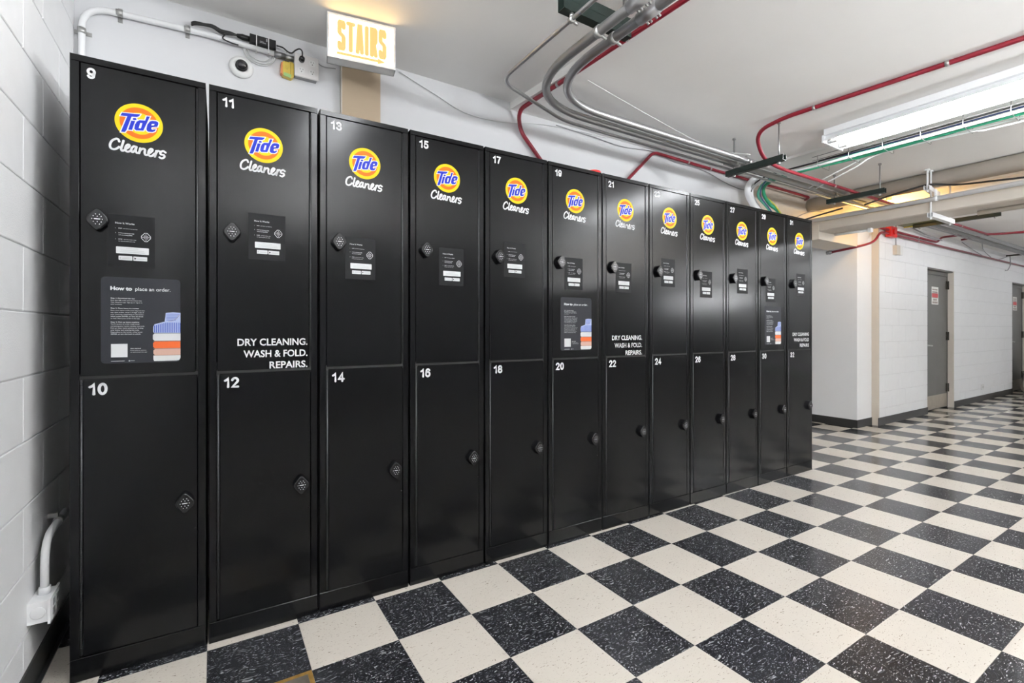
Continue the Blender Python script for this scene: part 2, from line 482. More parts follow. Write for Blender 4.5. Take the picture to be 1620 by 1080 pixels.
# ---- block walls
BL, BH = 0.4064, 0.2032
BC = {}
def block_rects(u0, u1, z0, z1, phase, holes=()):
    """running-bond rectangles between u0..u1 and z0..z1, cut out around holes"""
    out = []
    k = int(math.floor(z0/BH))
    while k*BH < z1 - 0.01:
        a, c = max(z0, k*BH), min(z1, (k+1)*BH)
        s = phase + (BL/2 if k % 2 else 0)
        n = math.floor((u0 - s)/BL)
        cuts = [(u0, u1)]
        for (h0, h1, hz0, hz1) in holes:
            if hz0 < c - 0.02 and hz1 > a + 0.02:
                cuts = [q for (p0, p1) in cuts for q in ((p0, min(p1, h0)), (max(p0, h1), p1)) if q[1] - q[0] > 0.01]
        while s + n*BL < u1:
            for p0, p1 in cuts:
                e0, e1 = max(p0, s+n*BL), min(p1, s+(n+1)*BL)
                if e1 - e0 > 0.02: out.append((e0, e1, a, c))
            n += 1
        k += 1
    return out
def block_obj(parent, name, w, h, m, mname):
    key = (round(w,3), round(h,3), m, mname)
    if key in BC: return inst(BC[key], parent)
    g, d, ch = 0.0022, 0.006, 0.0028      # half joint, proudness, chamfer;  outline in u,z; front +d
    t = MB(); a, c = w/2-g, h/2-g
    def P(u, z, q): return (q, u, z) if m == 'x' else (u, -q, z)
    t.add([P(-a,-c,0),P(a,-c,0),P(a,c,0),P(-a,c,0),P(-a,-c,d-ch*0.6),P(a,-c,d-ch*0.6),P(a,c,d-ch*0.6),P(-a,c,d-ch*0.6),
           P(-a+ch,-c+ch,d),P(a-ch,-c+ch,d),P(a-ch,c-ch,d),P(-a+ch,c-ch,d)],
          [(0,1,5,4),(1,2,6,5),(2,3,7,6),(3,0,4,7),(4,5,9,8),(5,6,10,9),(6,7,11,10),(7,4,8,11),(8,9,10,11)])
    ob = t.build(name, mname, parent, world=False)
    BC[key] = ob
    return ob
b = MB(); b.box(XL-0.2, XL-0.006, YF-0.2, YB+0.2, -0.1, 2.8)
wall_left = struct(b.build('wall_left', 'joint_white', origin=(XL-0.006, 0, 0)))
for (u0, u1, z0, z1) in block_rects(-0.80, YB-0.001, 0.0, ZC1, 2.055-5*BL, ()):
    ob = block_obj(wall_left, 'block', u1-u0, z1-z0, 'x', 'paint_block')
    ob.location = (0, (u0+u1)/2, (z0+z1)/2)
b = MB(); b.box(XL-0.006, XL, YF-0.2, -0.80, -0.1, 2.8)
o = b.build('plain_wall_surface', 'paint_white', wall_left)
# ---- back wall (smooth painted) behind the lockers, ending at the stair recess
b = MB()
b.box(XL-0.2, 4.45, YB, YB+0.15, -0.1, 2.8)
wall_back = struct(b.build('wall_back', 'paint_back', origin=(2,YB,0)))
b = MB(); b.box(4.45, XA+0.02, YB+0.05, YB+0.24, 2.143, 2.8)
struct(b.build('trim_1', 'beige_and_lamplit', origin=(5.5,YB,2.14)))
b = MB(); b.box(XA-0.9, XA, 2.625, YB+0.05, 2.143, 2.30)
struct(b.build('trim_2', 'beige_and_lamplit', origin=(6.0,2.63,2.14)))
# ---- stair recess: its side wall, back and left end
b = MB(); b.box(XA, 6.86, 2.63, 4.2, -0.1, 2.7)
wall_recess = struct(b.build('wall_recess', 'paint_white', origin=(XA,2.63,0)))
b = MB(); b.box(4.25, 4.45, YB+0.15, 4.2, -0.1, 2.8); b.box(4.25, XA, 4.0, 4.2, -0.1, 2.8)
struct(b.build('wall_stair', 'paint_white', origin=(5.4,4.0,0)))
# ---- door wall in painted block
D1, D2 = (8.37, 9.40), (12.36, 13.39)
DH = 10*BH
b = MB(); yb = YD + 0.006
for x0, x1 in ((6.855, D1[0]), (D1[1], D2[0]), (D2[1], XR)):
    b.box(x0, x1, yb, yb+0.2, -0.1, DH)
b.box(6.855, XR, yb, yb+0.2, DH, 2.7)
wall_far = struct(b.build('wall_far', 'joint_white', origin=(6.855, yb, 0)))
for (u0, u1, z0, z1) in block_rects(6.856, 14.4, 0.0, ZC4, 7.03, ((D1[0], D1[1], -1, DH), (D2[0], D2[1], -1, DH))):
    ob = block_obj(wall_far, 'block', u1-u0, z1-z0, 'y', 'paint_block')
    ob.location = ((u0+u1)/2 - 6.855, 0, (z0+z1)/2)
b = MB(); b.box(6.83, 6.8552, YD-0.002, 2.64, 0, ZC4)
struct(b.build('trim_3', 'beige_and_lamplit', origin=(6.84, 2.6, 0)))  # warm lamp light on this return is put into its beige colour
# ---- walls that close the room behind and right of the camera
b = MB(); b.box(XL-0.2, XR+0.2, YF-0.2, YF, -0.1, 2.85)
struct(b.build('wall_front', 'wall_dim', origin=(7,YF,0)))
b = MB(); b.box(XR, XR+0.2, YF-0.2, 4.2, -0.1, 2.85)
struct(b.build('wall_right', 'paint_white', origin=(XR,0,0)))
# ---- black cove base
def base(name, x0, x1, y0, y1):
    t = MB(); t.box(x0, x1, y0, y1, 0, 0.095)
    return struct(t.build(name, 'base_black'))
base('baseboard_left', XL, XL+0.005, YF, YB)
b = MB(); b.box(XL, XL+0.018, YF, YB, 0, 0.006)
o = b.build('toe', 'base_black', bpy.data.objects['baseboard_left'])
base('baseboard_recess', XA-0.006, XA, 2.624, 3.99)
base('baseboard_column', XA-0.006, 6.83, 2.624, 2.63)
base('baseboard_far', 6.824, D1[0], YD-0.006, YD)
base('baseboard_middle', D1[1], D2[0], YD-0.006, YD)

# ---- grey doors
def door(n, x0, x1):
    r = bpy.data.objects.new('door_%d' % n, None); COL.objects.link(r); r.location = (x0, YD, 0); ORG[r.name] = Vector((x0,YD,0)); struct(r)
    r.empty_display_size = 0.1
    yf, yl = YD+0.012, YD+0.075
    t = MB()
    t.box(x0, x0+0.02, yf, YD+0.2, 0, DH); t.box(x0, x1, yf, YD+0.2, DH-0.022, DH); t.box(x0+0.02, x1-0.02, YD+0.19, YD+0.2, 0, DH)
    t.box(x1-0.035, x1-0.012, yl-0.004, YD+0.2, 0, DH-0.022)
    t.build('door_frame', 'frame_grey', r)
    t = MB(); t.box(x1-0.012, x1-0.0005, YD+0.001, YD+0.2, 0, DH); t.build('jamb_edge', 'tan_edge', r)
    t = MB(); t.cbox(x0+0.022, x1-0.038, yl, yl+0.045, 0.012, DH-0.075, 0.002); t.build('door_leaf', 'door_grey', r)
    t = MB(); t.box(x0+0.02, x1-0.035, yl-0.006, yl+0.02, DH-0.072, DH-0.022); t.build('door_head', 'door_grey', r)
    t = MB(); t.box(x0+0.03, x1-0.045, yl-0.002, yl, 0.02, 0.215); t.build('kick_plate', 'kick_steel', r)
    for z in (1.83, 1.07, 0.30):
        t = MB(); t.box(x1-0.075, x1-0.015, yl-0.012, yl, z-0.06, z+0.06); t.tube([(x1-0.037,yl-0.016,z-0.062),(x1-0.037,yl-0.016,z+0.062)], 0.011, 8)
        t.build('hinge', 'hinge_dark', r)
    t = MB(); hx, hz = x0+0.16, 0.942
    t.lathe([(0.032,0),(0.032,0.008),(0.014,0.012),(0.012,0.045),(0.0,0.047)], (hx,yl,hz), 'y', 16)
    t.tube(fillet([(hx,yl-0.042,hz),(hx+0.03,yl-0.05,hz),(hx+0.11,yl-0.045,hz-0.006)],0.02,4), 0.010, 8)
    t.build('door_handle', 'zinc', r)
    # notice with a red band; its words cannot be read in the photograph, only their lines
    sx, sz = x0+0.39, 1.53
    t = MB(); yy = yl-0.0015
    t.m = 0; t.rect(sx, sx+0.26, sz, sz+0.255, yy)
    t.m = 1; t.rect(sx+0.01, sx+0.245, sz+0.098, sz+0.162, yy-0.0006, 0.02)
    t.m = 2
    for a, q in ((0.205, 0.23), (0.17, 0.19)):
        for k in range(7): t.rect(sx+0.028+k*0.029, sx+0.05+k*0.029, sz+a, sz+a+0.02, yy-0.0006)
    for k in range(4): t.rect(sx+0.06+k*0.036, sx+0.085+k*0.036, sz+0.055, sz+0.085, yy-0.0006)
    for k in range(5): t.rect(sx+0.035+k*0.04, sx+0.063+k*0.04, sz+0.015, sz+0.042, yy-0.0006)
    t.rect(sx+0.01, sx+0.245, sz+0.160, sz+0.164, yy-0.0008); t.rect(sx+0.01, sx+0.245, sz+0.096, sz+0.100, yy-0.0008)
    t.build('notice', ['sign_white', 'sign_red', 'print_shadow'], r)
door(1, *D1)
door(2, *D2)

# ================================================================== LIGHT FIXTURES
def fixture(x, ya, yb2, ztop, label, drop=0.0, up=False):
    """two-lamp fluorescent strip along y: flat pan with bare tubes below, on the ceiling or hung by 'drop'"""
    zt = ztop - drop; zb = zt - 0.09; hw = 0.148 if drop == 0 else 0.055
    t = thing('fluorescent_light', label, 'ceiling light', (x, (ya+yb2)/2, zb), 'fluorescent strip lights')
    if up: hw = 0.34  # wide pan shaped to keep the added tubes out of locker reflections
    h = MB(); h.box(x-hw+0.004, x+hw-0.004, ya+0.012, yb2-0.012, zt-0.045, zt-0.002 if drop == 0 else zt) if not up else h.box(x-hw, x+hw, ya-0.35, yb2+0.35, zb-0.025, zb-0.012); h.build('housing', 'fixture_white', t)
    for yy in ((ya, yb2-0.012) if not up else (ya-0.35, yb2+0.338)):
        e = MB(); e.box(x-hw, x+hw, yy, yy+0.012, (zb-0.008 if drop == 0 else zb-0.012), (zb+0.046 if drop == 0 else zb+0.006)); e.build('end_plate', 'fixture_white', t)
    for s in (-1, 1):
        tx = x + s*0.078
        tb = MB(); tb.tube([(tx, ya+0.075, zb+0.012), (tx, yb2-0.075, zb+0.012)], 0.0165, 10); tb.build('tube', 'fill_uplight_glow' if up else 'tube_far' if x > 6 else 'tube_glow', t)
        for yy in (ya+0.03, yb2-0.06):
            q = MB(); q.box(tx-0.014, tx+0.014, yy, yy+0.03, zb-0.002, zb+0.045); q.tube([(tx,yy-0.012,zb+0.012),(tx,yy+0.046,zb+0.012)], 0.0168, 12); q.build('socket', 'zinc', t)
    if drop == 0:
        r = MB()
        for s in (-1, 1):
            xi, xo = x+s*(hw-0.035), x+s*hw
            r.add([(xi,ya+0.012,zt-0.045),(xi,yb2-0.012,zt-0.045),(xo,yb2-0.012,zb+0.004),(xo,ya+0.012,zb+0.004),(xi-s*0.003,ya+0.012,zt-0.047),(xi-s*0.003,yb2-0.012,zt-0.047),(xo-s*0.003,yb2-0.012,zb+0.004),(xo-s*0.003,ya+0.012,zb+0.004)],
                  [(0,1,2,3),(7,6,5,4),(0,4,5,1),(1,5,6,2),(2,6,7,3),(3,7,4,0)])
        r.build('reflector', 'fixture_white', t)
    if drop:
        for yy in (ya+0.4, yb2-0.4):
            q = MB(); q.tube([(x,yy,zt if not up else zb-0.012),(x,yy,ztop)], 0.004, 6); q.build('rod', 'zinc', t)
    return t
fixture(3.925, -0.67, 1.766, ZC2, 'lit white two-tube fluorescent strip light under the ceiling')
fixture(0.68, -0.05, 1.40, ZC1, 'lit fluorescent strip light overhead beside the camera')
fixture(7.15, -1.05, 1.40, ZC4, 'lit fluorescent strip light beyond the beige duct')
fixture(10.5, -1.65, 0.80, ZC4, 'lit fluorescent strip light farthest down the passage')
fixture(1.0, -3.0, -0.75, ZC1, 'added unseen fill uplight behind the camera, nearest the left wall', 0.75, True)  # unseen uplights added to brighten the ceiling and back wall
fixture(5.0, -3.0, -0.75, ZC3, 'added unseen fill uplight behind the camera, in the middle', 0.70, True)
fixture(10.2, -4.6, -2.35, ZC4, 'added unseen fill uplight behind the camera, far right', 0.60, True)

# ================================================================== LOCKERS
LOGO = {
'T':[(-0.0476,0.0244),(0.0022,0.0304),(-0.0017,0.0232),(-0.0074,0.0192),(-0.0219,0.0167),(-0.0358,-0.0321),(-0.0403,-0.0401),(-0.0507,-0.041),(-0.0334,0.0158),(-0.0521,0.0141)],
'i':[(-0.0229,0.0032),(-0.012,0.0043),(-0.0208,-0.0288),(-0.0313,-0.0298)],
'dot':[(-0.0191,0.0107),(-0.0162,0.0136),(-0.0124,0.0145),(-0.0092,0.0134),(-0.0081,0.011),(-0.0101,0.0079),(-0.0141,0.0065),(-0.018,0.0069)],
'd':[(0.0197,0.0277),(0.0287,0.0285),(0.0104,-0.0243),(-0.0101,-0.0274),(-0.0145,-0.023),(-0.0124,-0.0078),(-0.0074,0.0038),(-0.0003,0.0096),(0.0154,0.0119)],
'e':[(0.0284,0.0119),(0.0356,0.0158),(0.0465,0.0167),(0.0526,0.0135),(0.0526,0.0072),(0.0495,-0.0022),(0.0338,-0.0072),(0.0323,-0.0132),(0.0356,-0.0159),(0.0456,-0.0114),(0.0429,-0.0188),(0.0356,-0.0238),(0.0247,-0.025),(0.0197,-0.0216),(0.019,-0.015),(0.0215,-0.0009)]}
HOLES = [[(0.0018,0.0007),(0.0079,0.0012),(0.0036,-0.0181),(-0.0025,-0.0186)], [(0.0338,0.0041),(0.042,0.0059),(0.0402,0.0003),(0.0329,-0.0013)]]
SCRIPT = [
[(-0.0553,-0.0752),(-0.0582,-0.0681),(-0.0647,-0.068),(-0.0749,-0.0771),(-0.0797,-0.0911),(-0.0775,-0.1016),(-0.069,-0.1043),(-0.0605,-0.0993),(-0.0557,-0.0935)],
[(-0.0438,-0.07),(-0.0467,-0.0834),(-0.0502,-0.0973),(-0.0484,-0.1047),(-0.0433,-0.1036),(-0.0372,-0.0969)],
[(-0.0372,-0.0969),(-0.0302,-0.09),(-0.0273,-0.0832),(-0.0316,-0.0808),(-0.0372,-0.0881),(-0.0389,-0.0995),(-0.0355,-0.1054),(-0.0285,-0.1041),(-0.0224,-0.0973)],
[(-0.0095,-0.0843),(-0.0162,-0.0839),(-0.0215,-0.0916),(-0.0233,-0.1009),(-0.0189,-0.1044),(-0.0136,-0.0979),(-0.0088,-0.0842)],
[(-0.0088,-0.0842),(-0.0106,-0.0984),(-0.0074,-0.1051),(-0.0025,-0.1028)],
[(0.0018,-0.087),(-0.0017,-0.1052)],
[(-0.0017,-0.1052),(0.0018,-0.0942),(0.0089,-0.0872),(0.0148,-0.0894),(0.0139,-0.1003),(0.0161,-0.1071),(0.0215,-0.1068),(0.0256,-0.1015)],
[(0.0256,-0.1015),(0.0338,-0.092),(0.036,-0.0852),(0.0314,-0.0834),(0.026,-0.0912),(0.0247,-0.1028),(0.0284,-0.1088),(0.0356,-0.1063),(0.0414,-0.0984)],
[(0.0469,-0.0876),(0.0425,-0.1089)],
[(0.0425,-0.1089),(0.0462,-0.0953),(0.0511,-0.0868),(0.0566,-0.0876)],
[(0.0729,-0.0883),(0.0662,-0.0845),(0.0585,-0.0906),(0.0598,-0.0972),(0.0681,-0.0984),(0.0699,-0.1044),(0.0631,-0.1107),(0.0561,-0.1086)]]
def sp2(pts, n=4):
    return [(p.x, p.z) for p in spline([(x, 0, z) for x, z in pts], n)]

ST = 0.024      # stile width
U0, U1 = 1.0075, 2.0475     # upper door
B0, B1 = 0.079, 0.9995      # lower door
def locker_parts():
    P = {}
    t = MB()
    t.box(0, 0.002, 0.001, LD, 0, LH); t.box(LW-0.002, LW, 0.001, LD, 0, LH); t.box(0, LW, LD-0.002, LD, 0, LH)
    t.box(0.002, LW-0.002, 0.001, LD, 0.07, 0.075); t.box(0.002, LW-0.002, 0.001, LD, 0.99, 1.015)
    P['cabinet_body'] = t
    t = MB(); t.cbox(0, ST, 0, 0.02, 0.0765, 2.0495, 0.0012); P['stile_l'] = t
    t = MB(); t.cbox(LW-ST, LW, 0, 0.02, 0.0765, 2.0495, 0.0012); P['stile_r'] = t
    t = MB(); t.cbox(0, LW, 0, 0.03, 2.05, LH, 0.0015); t.box(0, LW, 0.03, LD, LH-0.003, LH); P['top_rail'] = t
    t = MB(); t.cbox(0, LW, -0.0005, 0.02, 0, 0.076, 0.0015); P['kick_panel'] = t
    return P
FR = {}
def at_front(x, z, y=0.0): return (x, y, z)
# shared meshes, built once under a dummy parent and copied for every locker
def upper_door_mb():
    t = MB(); t.cbox(ST+0.0022, 0.3445, 0.0, 0.018, U0, U1, 0.0016); return t
def lower_door_mb():
    t = MB(); t.cbox(0.0335, LW-ST-0.0022, 0.0, 0.018, B0, B1, 0.0016); return t
def hinge_mb(x, z0, z1):
    t = MB(); t.tube([(x,0.004,z0+0.004),(x,0.004,z1-0.004)], 0.0042, 10)
    z = z0+0.03
    while z < z1-0.02:
        t.tube([(x,0.004,z-0.0009),(x,0.004,z+0.0009)], 0.0047, 10); z += 0.03
    return t
def lock_mb(cx, cz):
    """rounded diamond keypad lock: body standing off the door, face plate, keys"""
    def outline(a, h, r, n=6):
        # rotated square with rounded corners, stretched to a x h
        base_pts = rrect(-1, 1, -1, 1, r, n)
        c45 = math.sqrt(0.5)
        return [((x*c45 - z*c45)*a/1.186, (x*c45 + z*c45)*h/1.186) for x, z in base_pts]
    t = MB(); t.m = 0
    rings = [(0.0285,0.0355,0.0), (0.029,0.036,-0.010), (0.029,0.036,-0.019), (0.0275,0.0345,-0.0225), (0.0245,0.0312,-0.0240)]
    prev = None
    for a, h, y in rings:
        o = outline(a, h, 0.55)
        vs = [(cx+x, y, cz+z) for x, z in o]
        b0 = len(t.v); t.v += vs
        n = len(vs)
        if prev is not None:
            for k in range(n):
                t.f.append([prev+k, prev+(k+1)%n, b0+(k+1)%n, b0+k]); t.mi.append(0); t.smooth.append(True)
        prev = b0
    t.f.append([prev+k for k in range(n)]); t.mi.append(0); t.smooth.append(False)
    t.m = 1; y = -0.0243
    for kx, kz in ((-0.004,0.0165),(0.006,0.0165),(-0.0095,0.010),(0.0005,0.0095),(0.0105,0.010),(-0.0135,0.0005),(0.0135,0.0005),(-0.0095,-0.0085),(0.0005,-0.0085),(0.0105,-0.0085),(-0.004,-0.0160),(0.006,-0.0160)):
        t.disc(cx+kx, cz+kz, 0.0013, 0.0016, y, 8)
    t.rect(cx-0.0078, cx+0.0080, cz-0.0005, cz+0.0019, y)
    return t
def logo_mb(cx, cz):
    t = MB(); y = -0.0004; d = 0.0002
    t.m = 0; t.disc(cx-0.001, cz-0.001, 0.0667, 0.0667, y, 64)
    t.m = 1; t.disc(cx-0.001, cz-0.001, 0.0535, 0.0535, y-d, 56)
    t.m = 0; t.disc(cx+0.001, cz-0.002, 0.0375, 0.0375, y-2*d, 48)
    sh = lambda L: [(cx+a, cz+c) for a, c in L]
    t.m = 2
    for L in LOGO.values():
        t.flat(grow(sh(L), 0.0031)[::-1], y-3*d-0.00003*list(LOGO.values()).index(L))
    t.m = 3
    for L in LOGO.values(): t.flat(sh(L)[::-1], y-4*d)
    t.m = 2
    for L in HOLES: t.flat(sh(L)[::-1], y-5*d)
    for L in SCRIPT: t.ribbon(sp2(sh(L)), 0.0066, y)
    return t
def howto_mb():
    """small instruction label, lower-left corner at 0,0 : 0.128 x 0.178"""
    t = MB(); y = -0.0004; d = 0.0002; W, H = 0.128, 0.178
    t.m = 0; t.rect(0, W, 0, H, y)
    t.m = 1; X = 0.0195
    t.text('How It Works', X, H-0.032, 0.0064, y-d, 0.012)
    def ln(s, x, z, bold=0.0, sz=0.0026): t.text(s, x, z, sz, y-d, bold)
    ln('1', X, H-0.048, 0.02); ln('DROP', X+0.0085, H-0.048, 0.03); ln('your items in any open box', X+0.0205, H-0.048, 0.005)
    ln('2', X, H-0.064, 0.02); ln('LOCK by entering any 4-digit', X+0.0085, H-0.064, 0.025); ln('code and pressing ZIPPER', X+0.0085, H-0.0705, 0.025)
    ln('3', X, H-0.085, 0.02); ln('ENTER', X+0.0085, H-0.085, 0.03); ln('your box number using', X+0.0225, H-0.085, 0.005); ln('our App and submit your order', X+0.0085, H-0.0915, 0.005)
    # keypad drawing
    cx, cz = 0.1030, H-0.0715
    D = [(cx,cz+0.016),(cx+0.0035,cz+0.0145),(cx+0.0128,cz+0.0035),(cx+0.0128,cz-0.0035),(cx+0.0035,cz-0.0145),(cx-0.0035,cz-0.0145),(cx-0.0128,cz-0.0035),(cx-0.0128,cz+0.0035),(cx-0.0035,cz+0.0145)]
    t.ribbon(D[1:], 0.0016, y-d, True)
    for i in range(-2, 3):
        for j in range(-2, 3):
            if abs(i)+abs(j) <= 2: t.rect(cx+i*0.0042-0.0012, cx+i*0.0042+0.0012, cz+j*0.0046-0.0012, cz+j*0.0046+0.0012, y-d)
    t.rect(0.0215, 0.1110, 0.0455, 0.0685, y-d, 0.002)
    t.rect(0.0285, 0.0655, 0.0230, 0.0375, y-d, 0.0015); t.rect(0.0680, 0.1065, 0.0230, 0.0375, y-d, 0.0015)
    t.m = 2
    for k, (a, c) in enumerate(((0.048,0.082),(0.034,0.098),(0.032,0.100))): t.rect(a, c, 0.0622-k*0.0058, 0.0634-k*0.0058, y-2*d)
    t.rect(0.038, 0.062, 0.0318, 0.0328, y-2*d); t.rect(0.038, 0.063, 0.0275, 0.0295, y-2*d); t.rect(0.031, 0.035, 0.0272, 0.0335, y-2*d)
    t.rect(0.0785, 0.103, 0.0285, 0.0305, y-2*d); t.m = 0; t.flat([(0.0712,0.0265),(0.0768,0.0303),(0.0712,0.0341)], y-2*d)
    return t
def poster_mb():
    """rounded poster, lower-left corner at 0,0 : 0.22 x 0.294"""
    W, H = 0.220, 0.294; t = MB(); y = -0.0004; d = 0.0002
    u = lambda x: x*W
    v = lambda q: (1-q)*H
    t.m = 0; t.rect(0, W, 0, H, y, 0.012)
    t.m = 1
    t.text('How to', u(.112), v(.150), 0.0125, y-d, 0.045, sx=1.08); t.text('place an order.', u(.415), v(.150), 0.0125, y-d, 0.008, sx=0.97)
    LN = [(.250,'Step 1: Download the app',.03,.295),(.275,'Scan the QR code and download the',.01,.38),(.298,'Tide Cleaners app. Sign up or log in to',.004,.39),(.320,'your account.',.004,.14),
          (.366,'Step 2: Place items in a locker',.03,.35),(.391,'Place your items inside your bag and into',.004,.42),(.414,'any open locker. Enter a 4-digit code of',.012,.41),(.437,'your choosing. Depending on the locker,',.004,.41),(.460,'either press ZIPPER, or turn the knob',.02,.40),(.483,'to lock. Place your order in the app.',.004,.36),
          (.527,'Step 3: Pick up items anytime',.03,.35),(.550,"You'll receive an order ready email",.004,.35),(.574,'containing your locker number and code.',.004,.42),(.597,'Pick up clean items anytime by finding',.004,.40),(.620,'your locker and entering the code.',.012,.35),(.643,'Depending on the locker, either press',.006,.39),(.666,'ZIPPER, or turn the knob to unlock.',.02,.37),
          (.835,'Get started',.03,.13),(.857,'Point phone camera',.004,.20),(.879,'to download the app',.004,.21)]
    for q, s, bo, wd in LN:
        g = glyphs(s, 0.0031, bo, 0.0)
        t.text(s, u(.115 if q < .8 else .355), v(q), 0.0031, y-d, bo, sx=wd*W/g[2])
    t.rect(u(.12), u(.285), v(.977), v(.972), y-d); t.rect(u(.335), u(.35), v(.981), v(.968), y-d); t.rect(u(.355), u(.41), v(.975), v(.972), y-d)
    t.rect(u(.12), u(.32), v(.93), v(.775), y-d)          # blank square where a code is printed
    # folded shirts
    def band(q0, q1, xl, m, r=0.005):
        t.m = m; t.flat([(W,v(q1)),(W,v(q0)),(u(xl)+r,v(q0)),(u(xl),v(q0)-r),(u(xl),v(q1)+r),(u(xl)+r,v(q1))], y-d)
    band(.655,.742,.638,1); band(.752,.832,.640,4); band(.840,.915,.645,5)
    t.m = 1; t.flat([(W-0.012,v(.985)),(W-0.004,v(.980)),(W,v(.955)),(W,v(.920)),(u(.645),v(.920)),(u(.645),v(.965)),(u(.655),v(.985))], y-d)
    t.m = 6
    for q in (.748, .836, .917): t.rect(u(.645), W, v(q+.003), v(q-.003), y-2*d)
    t.m = 3
    body = [(W,v(.648)),(W,v(.505)),(u(.80),v(.510)),(u(.72),v(.530)),(u(.66),v(.545)),(u(.642),v(.575)),(u(.640),v(.630)),(u(.65),v(.648))]
    t.flat(body, y-d)
    collar = [(W,v(.505)),(W,v(.405)),(u(.90),v(.398)),(u(.805),v(.408)),(u(.80),v(.455)),(u(.79),v(.510))]
    t.flat(collar, y-d)
    t.m = 2
    for k in range(15):
        x = .655 + k*.0238; zt = .512 + max(0, (.80-x))*.25
        t.rect(u(x), u(x)+0.0024, v(.643), v(zt+.012), y-2*d)
    for k in range(5): t.rect(u(.812), u(.985-.012*k), v(.425+k*.018), v(.419+k*.018), y-2*d)
    t.m = 6; t.ribbon([(u(.985),v(.43)),(u(.95),v(.475)),(u(.90),v(.50)),(u(.84),v(.508))], 0.0012, y-3*d)
    return t
def slogan_mb(dots):
    t = MB(); y = -0.0004; e = '.' if dots else ''
    for s, z, wd in (('DRY CLEANING', 1.102, .247), ('WASH & FOLD', 1.057, .227), ('REPAIRS', 1.012, .138)):
        g = glyphs(s+e, 0.0272, 0.022, 0.0)
        t.text(s+e, 0.338, z, 0.0272, y, 0.022, 'R', sx=wd/g[2])
    return t

SRC = {}
def part_of(parent, key, name, fn, mats, loc=(0,0,0)):
    """mesh made once per key, later lockers get object copies that share it"""
    if key not in SRC:
        ob = fn().build(name, mats, parent, world=False)
        SRC[key] = ob
    else:
        ob = SRC[key].copy(); COL.objects.link(ob); ob.parent = parent
    ob.location = loc
    return ob
LP = locker_parts()
HOW = [(.097,1.378),(.128,1.434),(.100,1.378),(.139,1.372),(.105,1.431),(.106,1.383),(.100,1.384),(.104,1.438),(.096,1.382),(.122,1.426),(.094,1.376),(.135,1.437)]
ANG = math.atan(LM)
for k in range(12):
    n1, n2 = 9+2*k, 10+2*k
    x = LX0 + k*LPITCH
    ordn = ('first', 'second', 'third', 'fourth', 'fifth', 'sixth', 'seventh', 'eighth', 'ninth', 'tenth', 'eleventh', 'twelfth')[k]
    extra = {0: 'with order poster, ', 1: 'with slogan, ', 5: 'with order poster, ', 6: 'with slogan, ', 10: 'with order poster, ', 11: 'with slogan, '}.get(k, '')
    t = thing('locker', '%s black two-door locker from the left wall, %snumbered %d and %d' % (ordn, extra, n1, n2), 'locker', (x, LB + LM*x, 0), 'row of black lockers', ANG)
    for key in ('cabinet_body', 'stile_l', 'stile_r', 'top_rail', 'kick_panel'):
        nm = 'stile' if key.startswith('stile') else key
        part_of(t, key, nm, lambda key=key: LP[key], 'locker_dark' if key == 'cabinet_body' else 'locker_black')
    ud = part_of(t, 'ud', 'upper_door', upper_door_mb, 'locker_black')
    ld = part_of(t, 'ld', 'lower_door', lower_door_mb, 'locker_black')
    part_of(t, 'h1', 'hinge', lambda: hinge_mb(0.3495, U0, U1), 'hinge_steel')
    part_of(t, 'h2', 'hinge', lambda: hinge_mb(0.0285, B0, B1), 'hinge_steel')
    part_of(ud, 'lock', 'keypad_lock', lambda: lock_mb(0, 0), ['lock_black', 'decal_white'], (0.073 + (0.006 if k == 11 else 0), 0, 1.529))
    part_of(ld, 'lock', 'keypad_lock', None, None, (0.313, 0, 0.541))
    part_of(ud, 'logo', 'logo_decal', lambda: logo_mb(0, 0), ['decal_yellow', 'decal_orange', 'decal_white', 'decal_blue'], (0.183 + random.uniform(-.002,.002), 0, 1.880))
    part_of(ud, 'how', 'instruction_label', howto_mb, ['sticker_black', 'print_white', 'print_grey'], (HOW[k][0], 0, HOW[k][1]))
    if k in (0, 5, 10):
        part_of(ud, 'poster', 'order_poster', poster_mb, ['poster_grey', 'print_white', 'print_blue', 'print_pale_blue', 'print_orange', 'print_pink', 'print_shadow'], (0.079, 0, 1.048))
    if k in (1, 6):
        part_of(ud, 'slogan', 'slogan_lettering', lambda: slogan_mb(True), 'decal_white', (0 if k == 1 else -0.02, 0, 0))
    if k == 11:
        part_of(ud, 'slogan2', 'slogan_lettering', lambda: slogan_mb(False), 'decal_white', (-0.012, 0, 0.012))
    m = MB(); m.stroke_text(str(n1), 0.046, 1.998, 0.037, -0.0004); m.build('number', 'decal_white', ud, world=False)
    m = MB(); m.stroke_text(str(n2), 0.051, 0.943, 0.041, -0.0004); m.build('number', 'decal_white', ld, world=False)
    part_of(ld, 'keyhole', 'keyhole', lambda: MB().lathe([(0.0028,0),(0.0028,0.0008),(0.0,0.001)], (0,0,0), 'y', 10), 'hinge_steel', (0.3435, 0, 0.440))

# red plastic lid on top of the locker
p = on_y(941, 268, 2.145)
b = MB(); b.lathe([(0.0,0.0),(0.044,0.0),(0.046,0.004),(0.046,0.026),(0.043,0.030),(0.0,0.030)], (p.x, 2.16, LH+0.0005), 'z', 28)
tag(b.build('plastic_lid', 'red_bright'), 'small round red plastic lid on top of the locker numbered 19', 'lid')

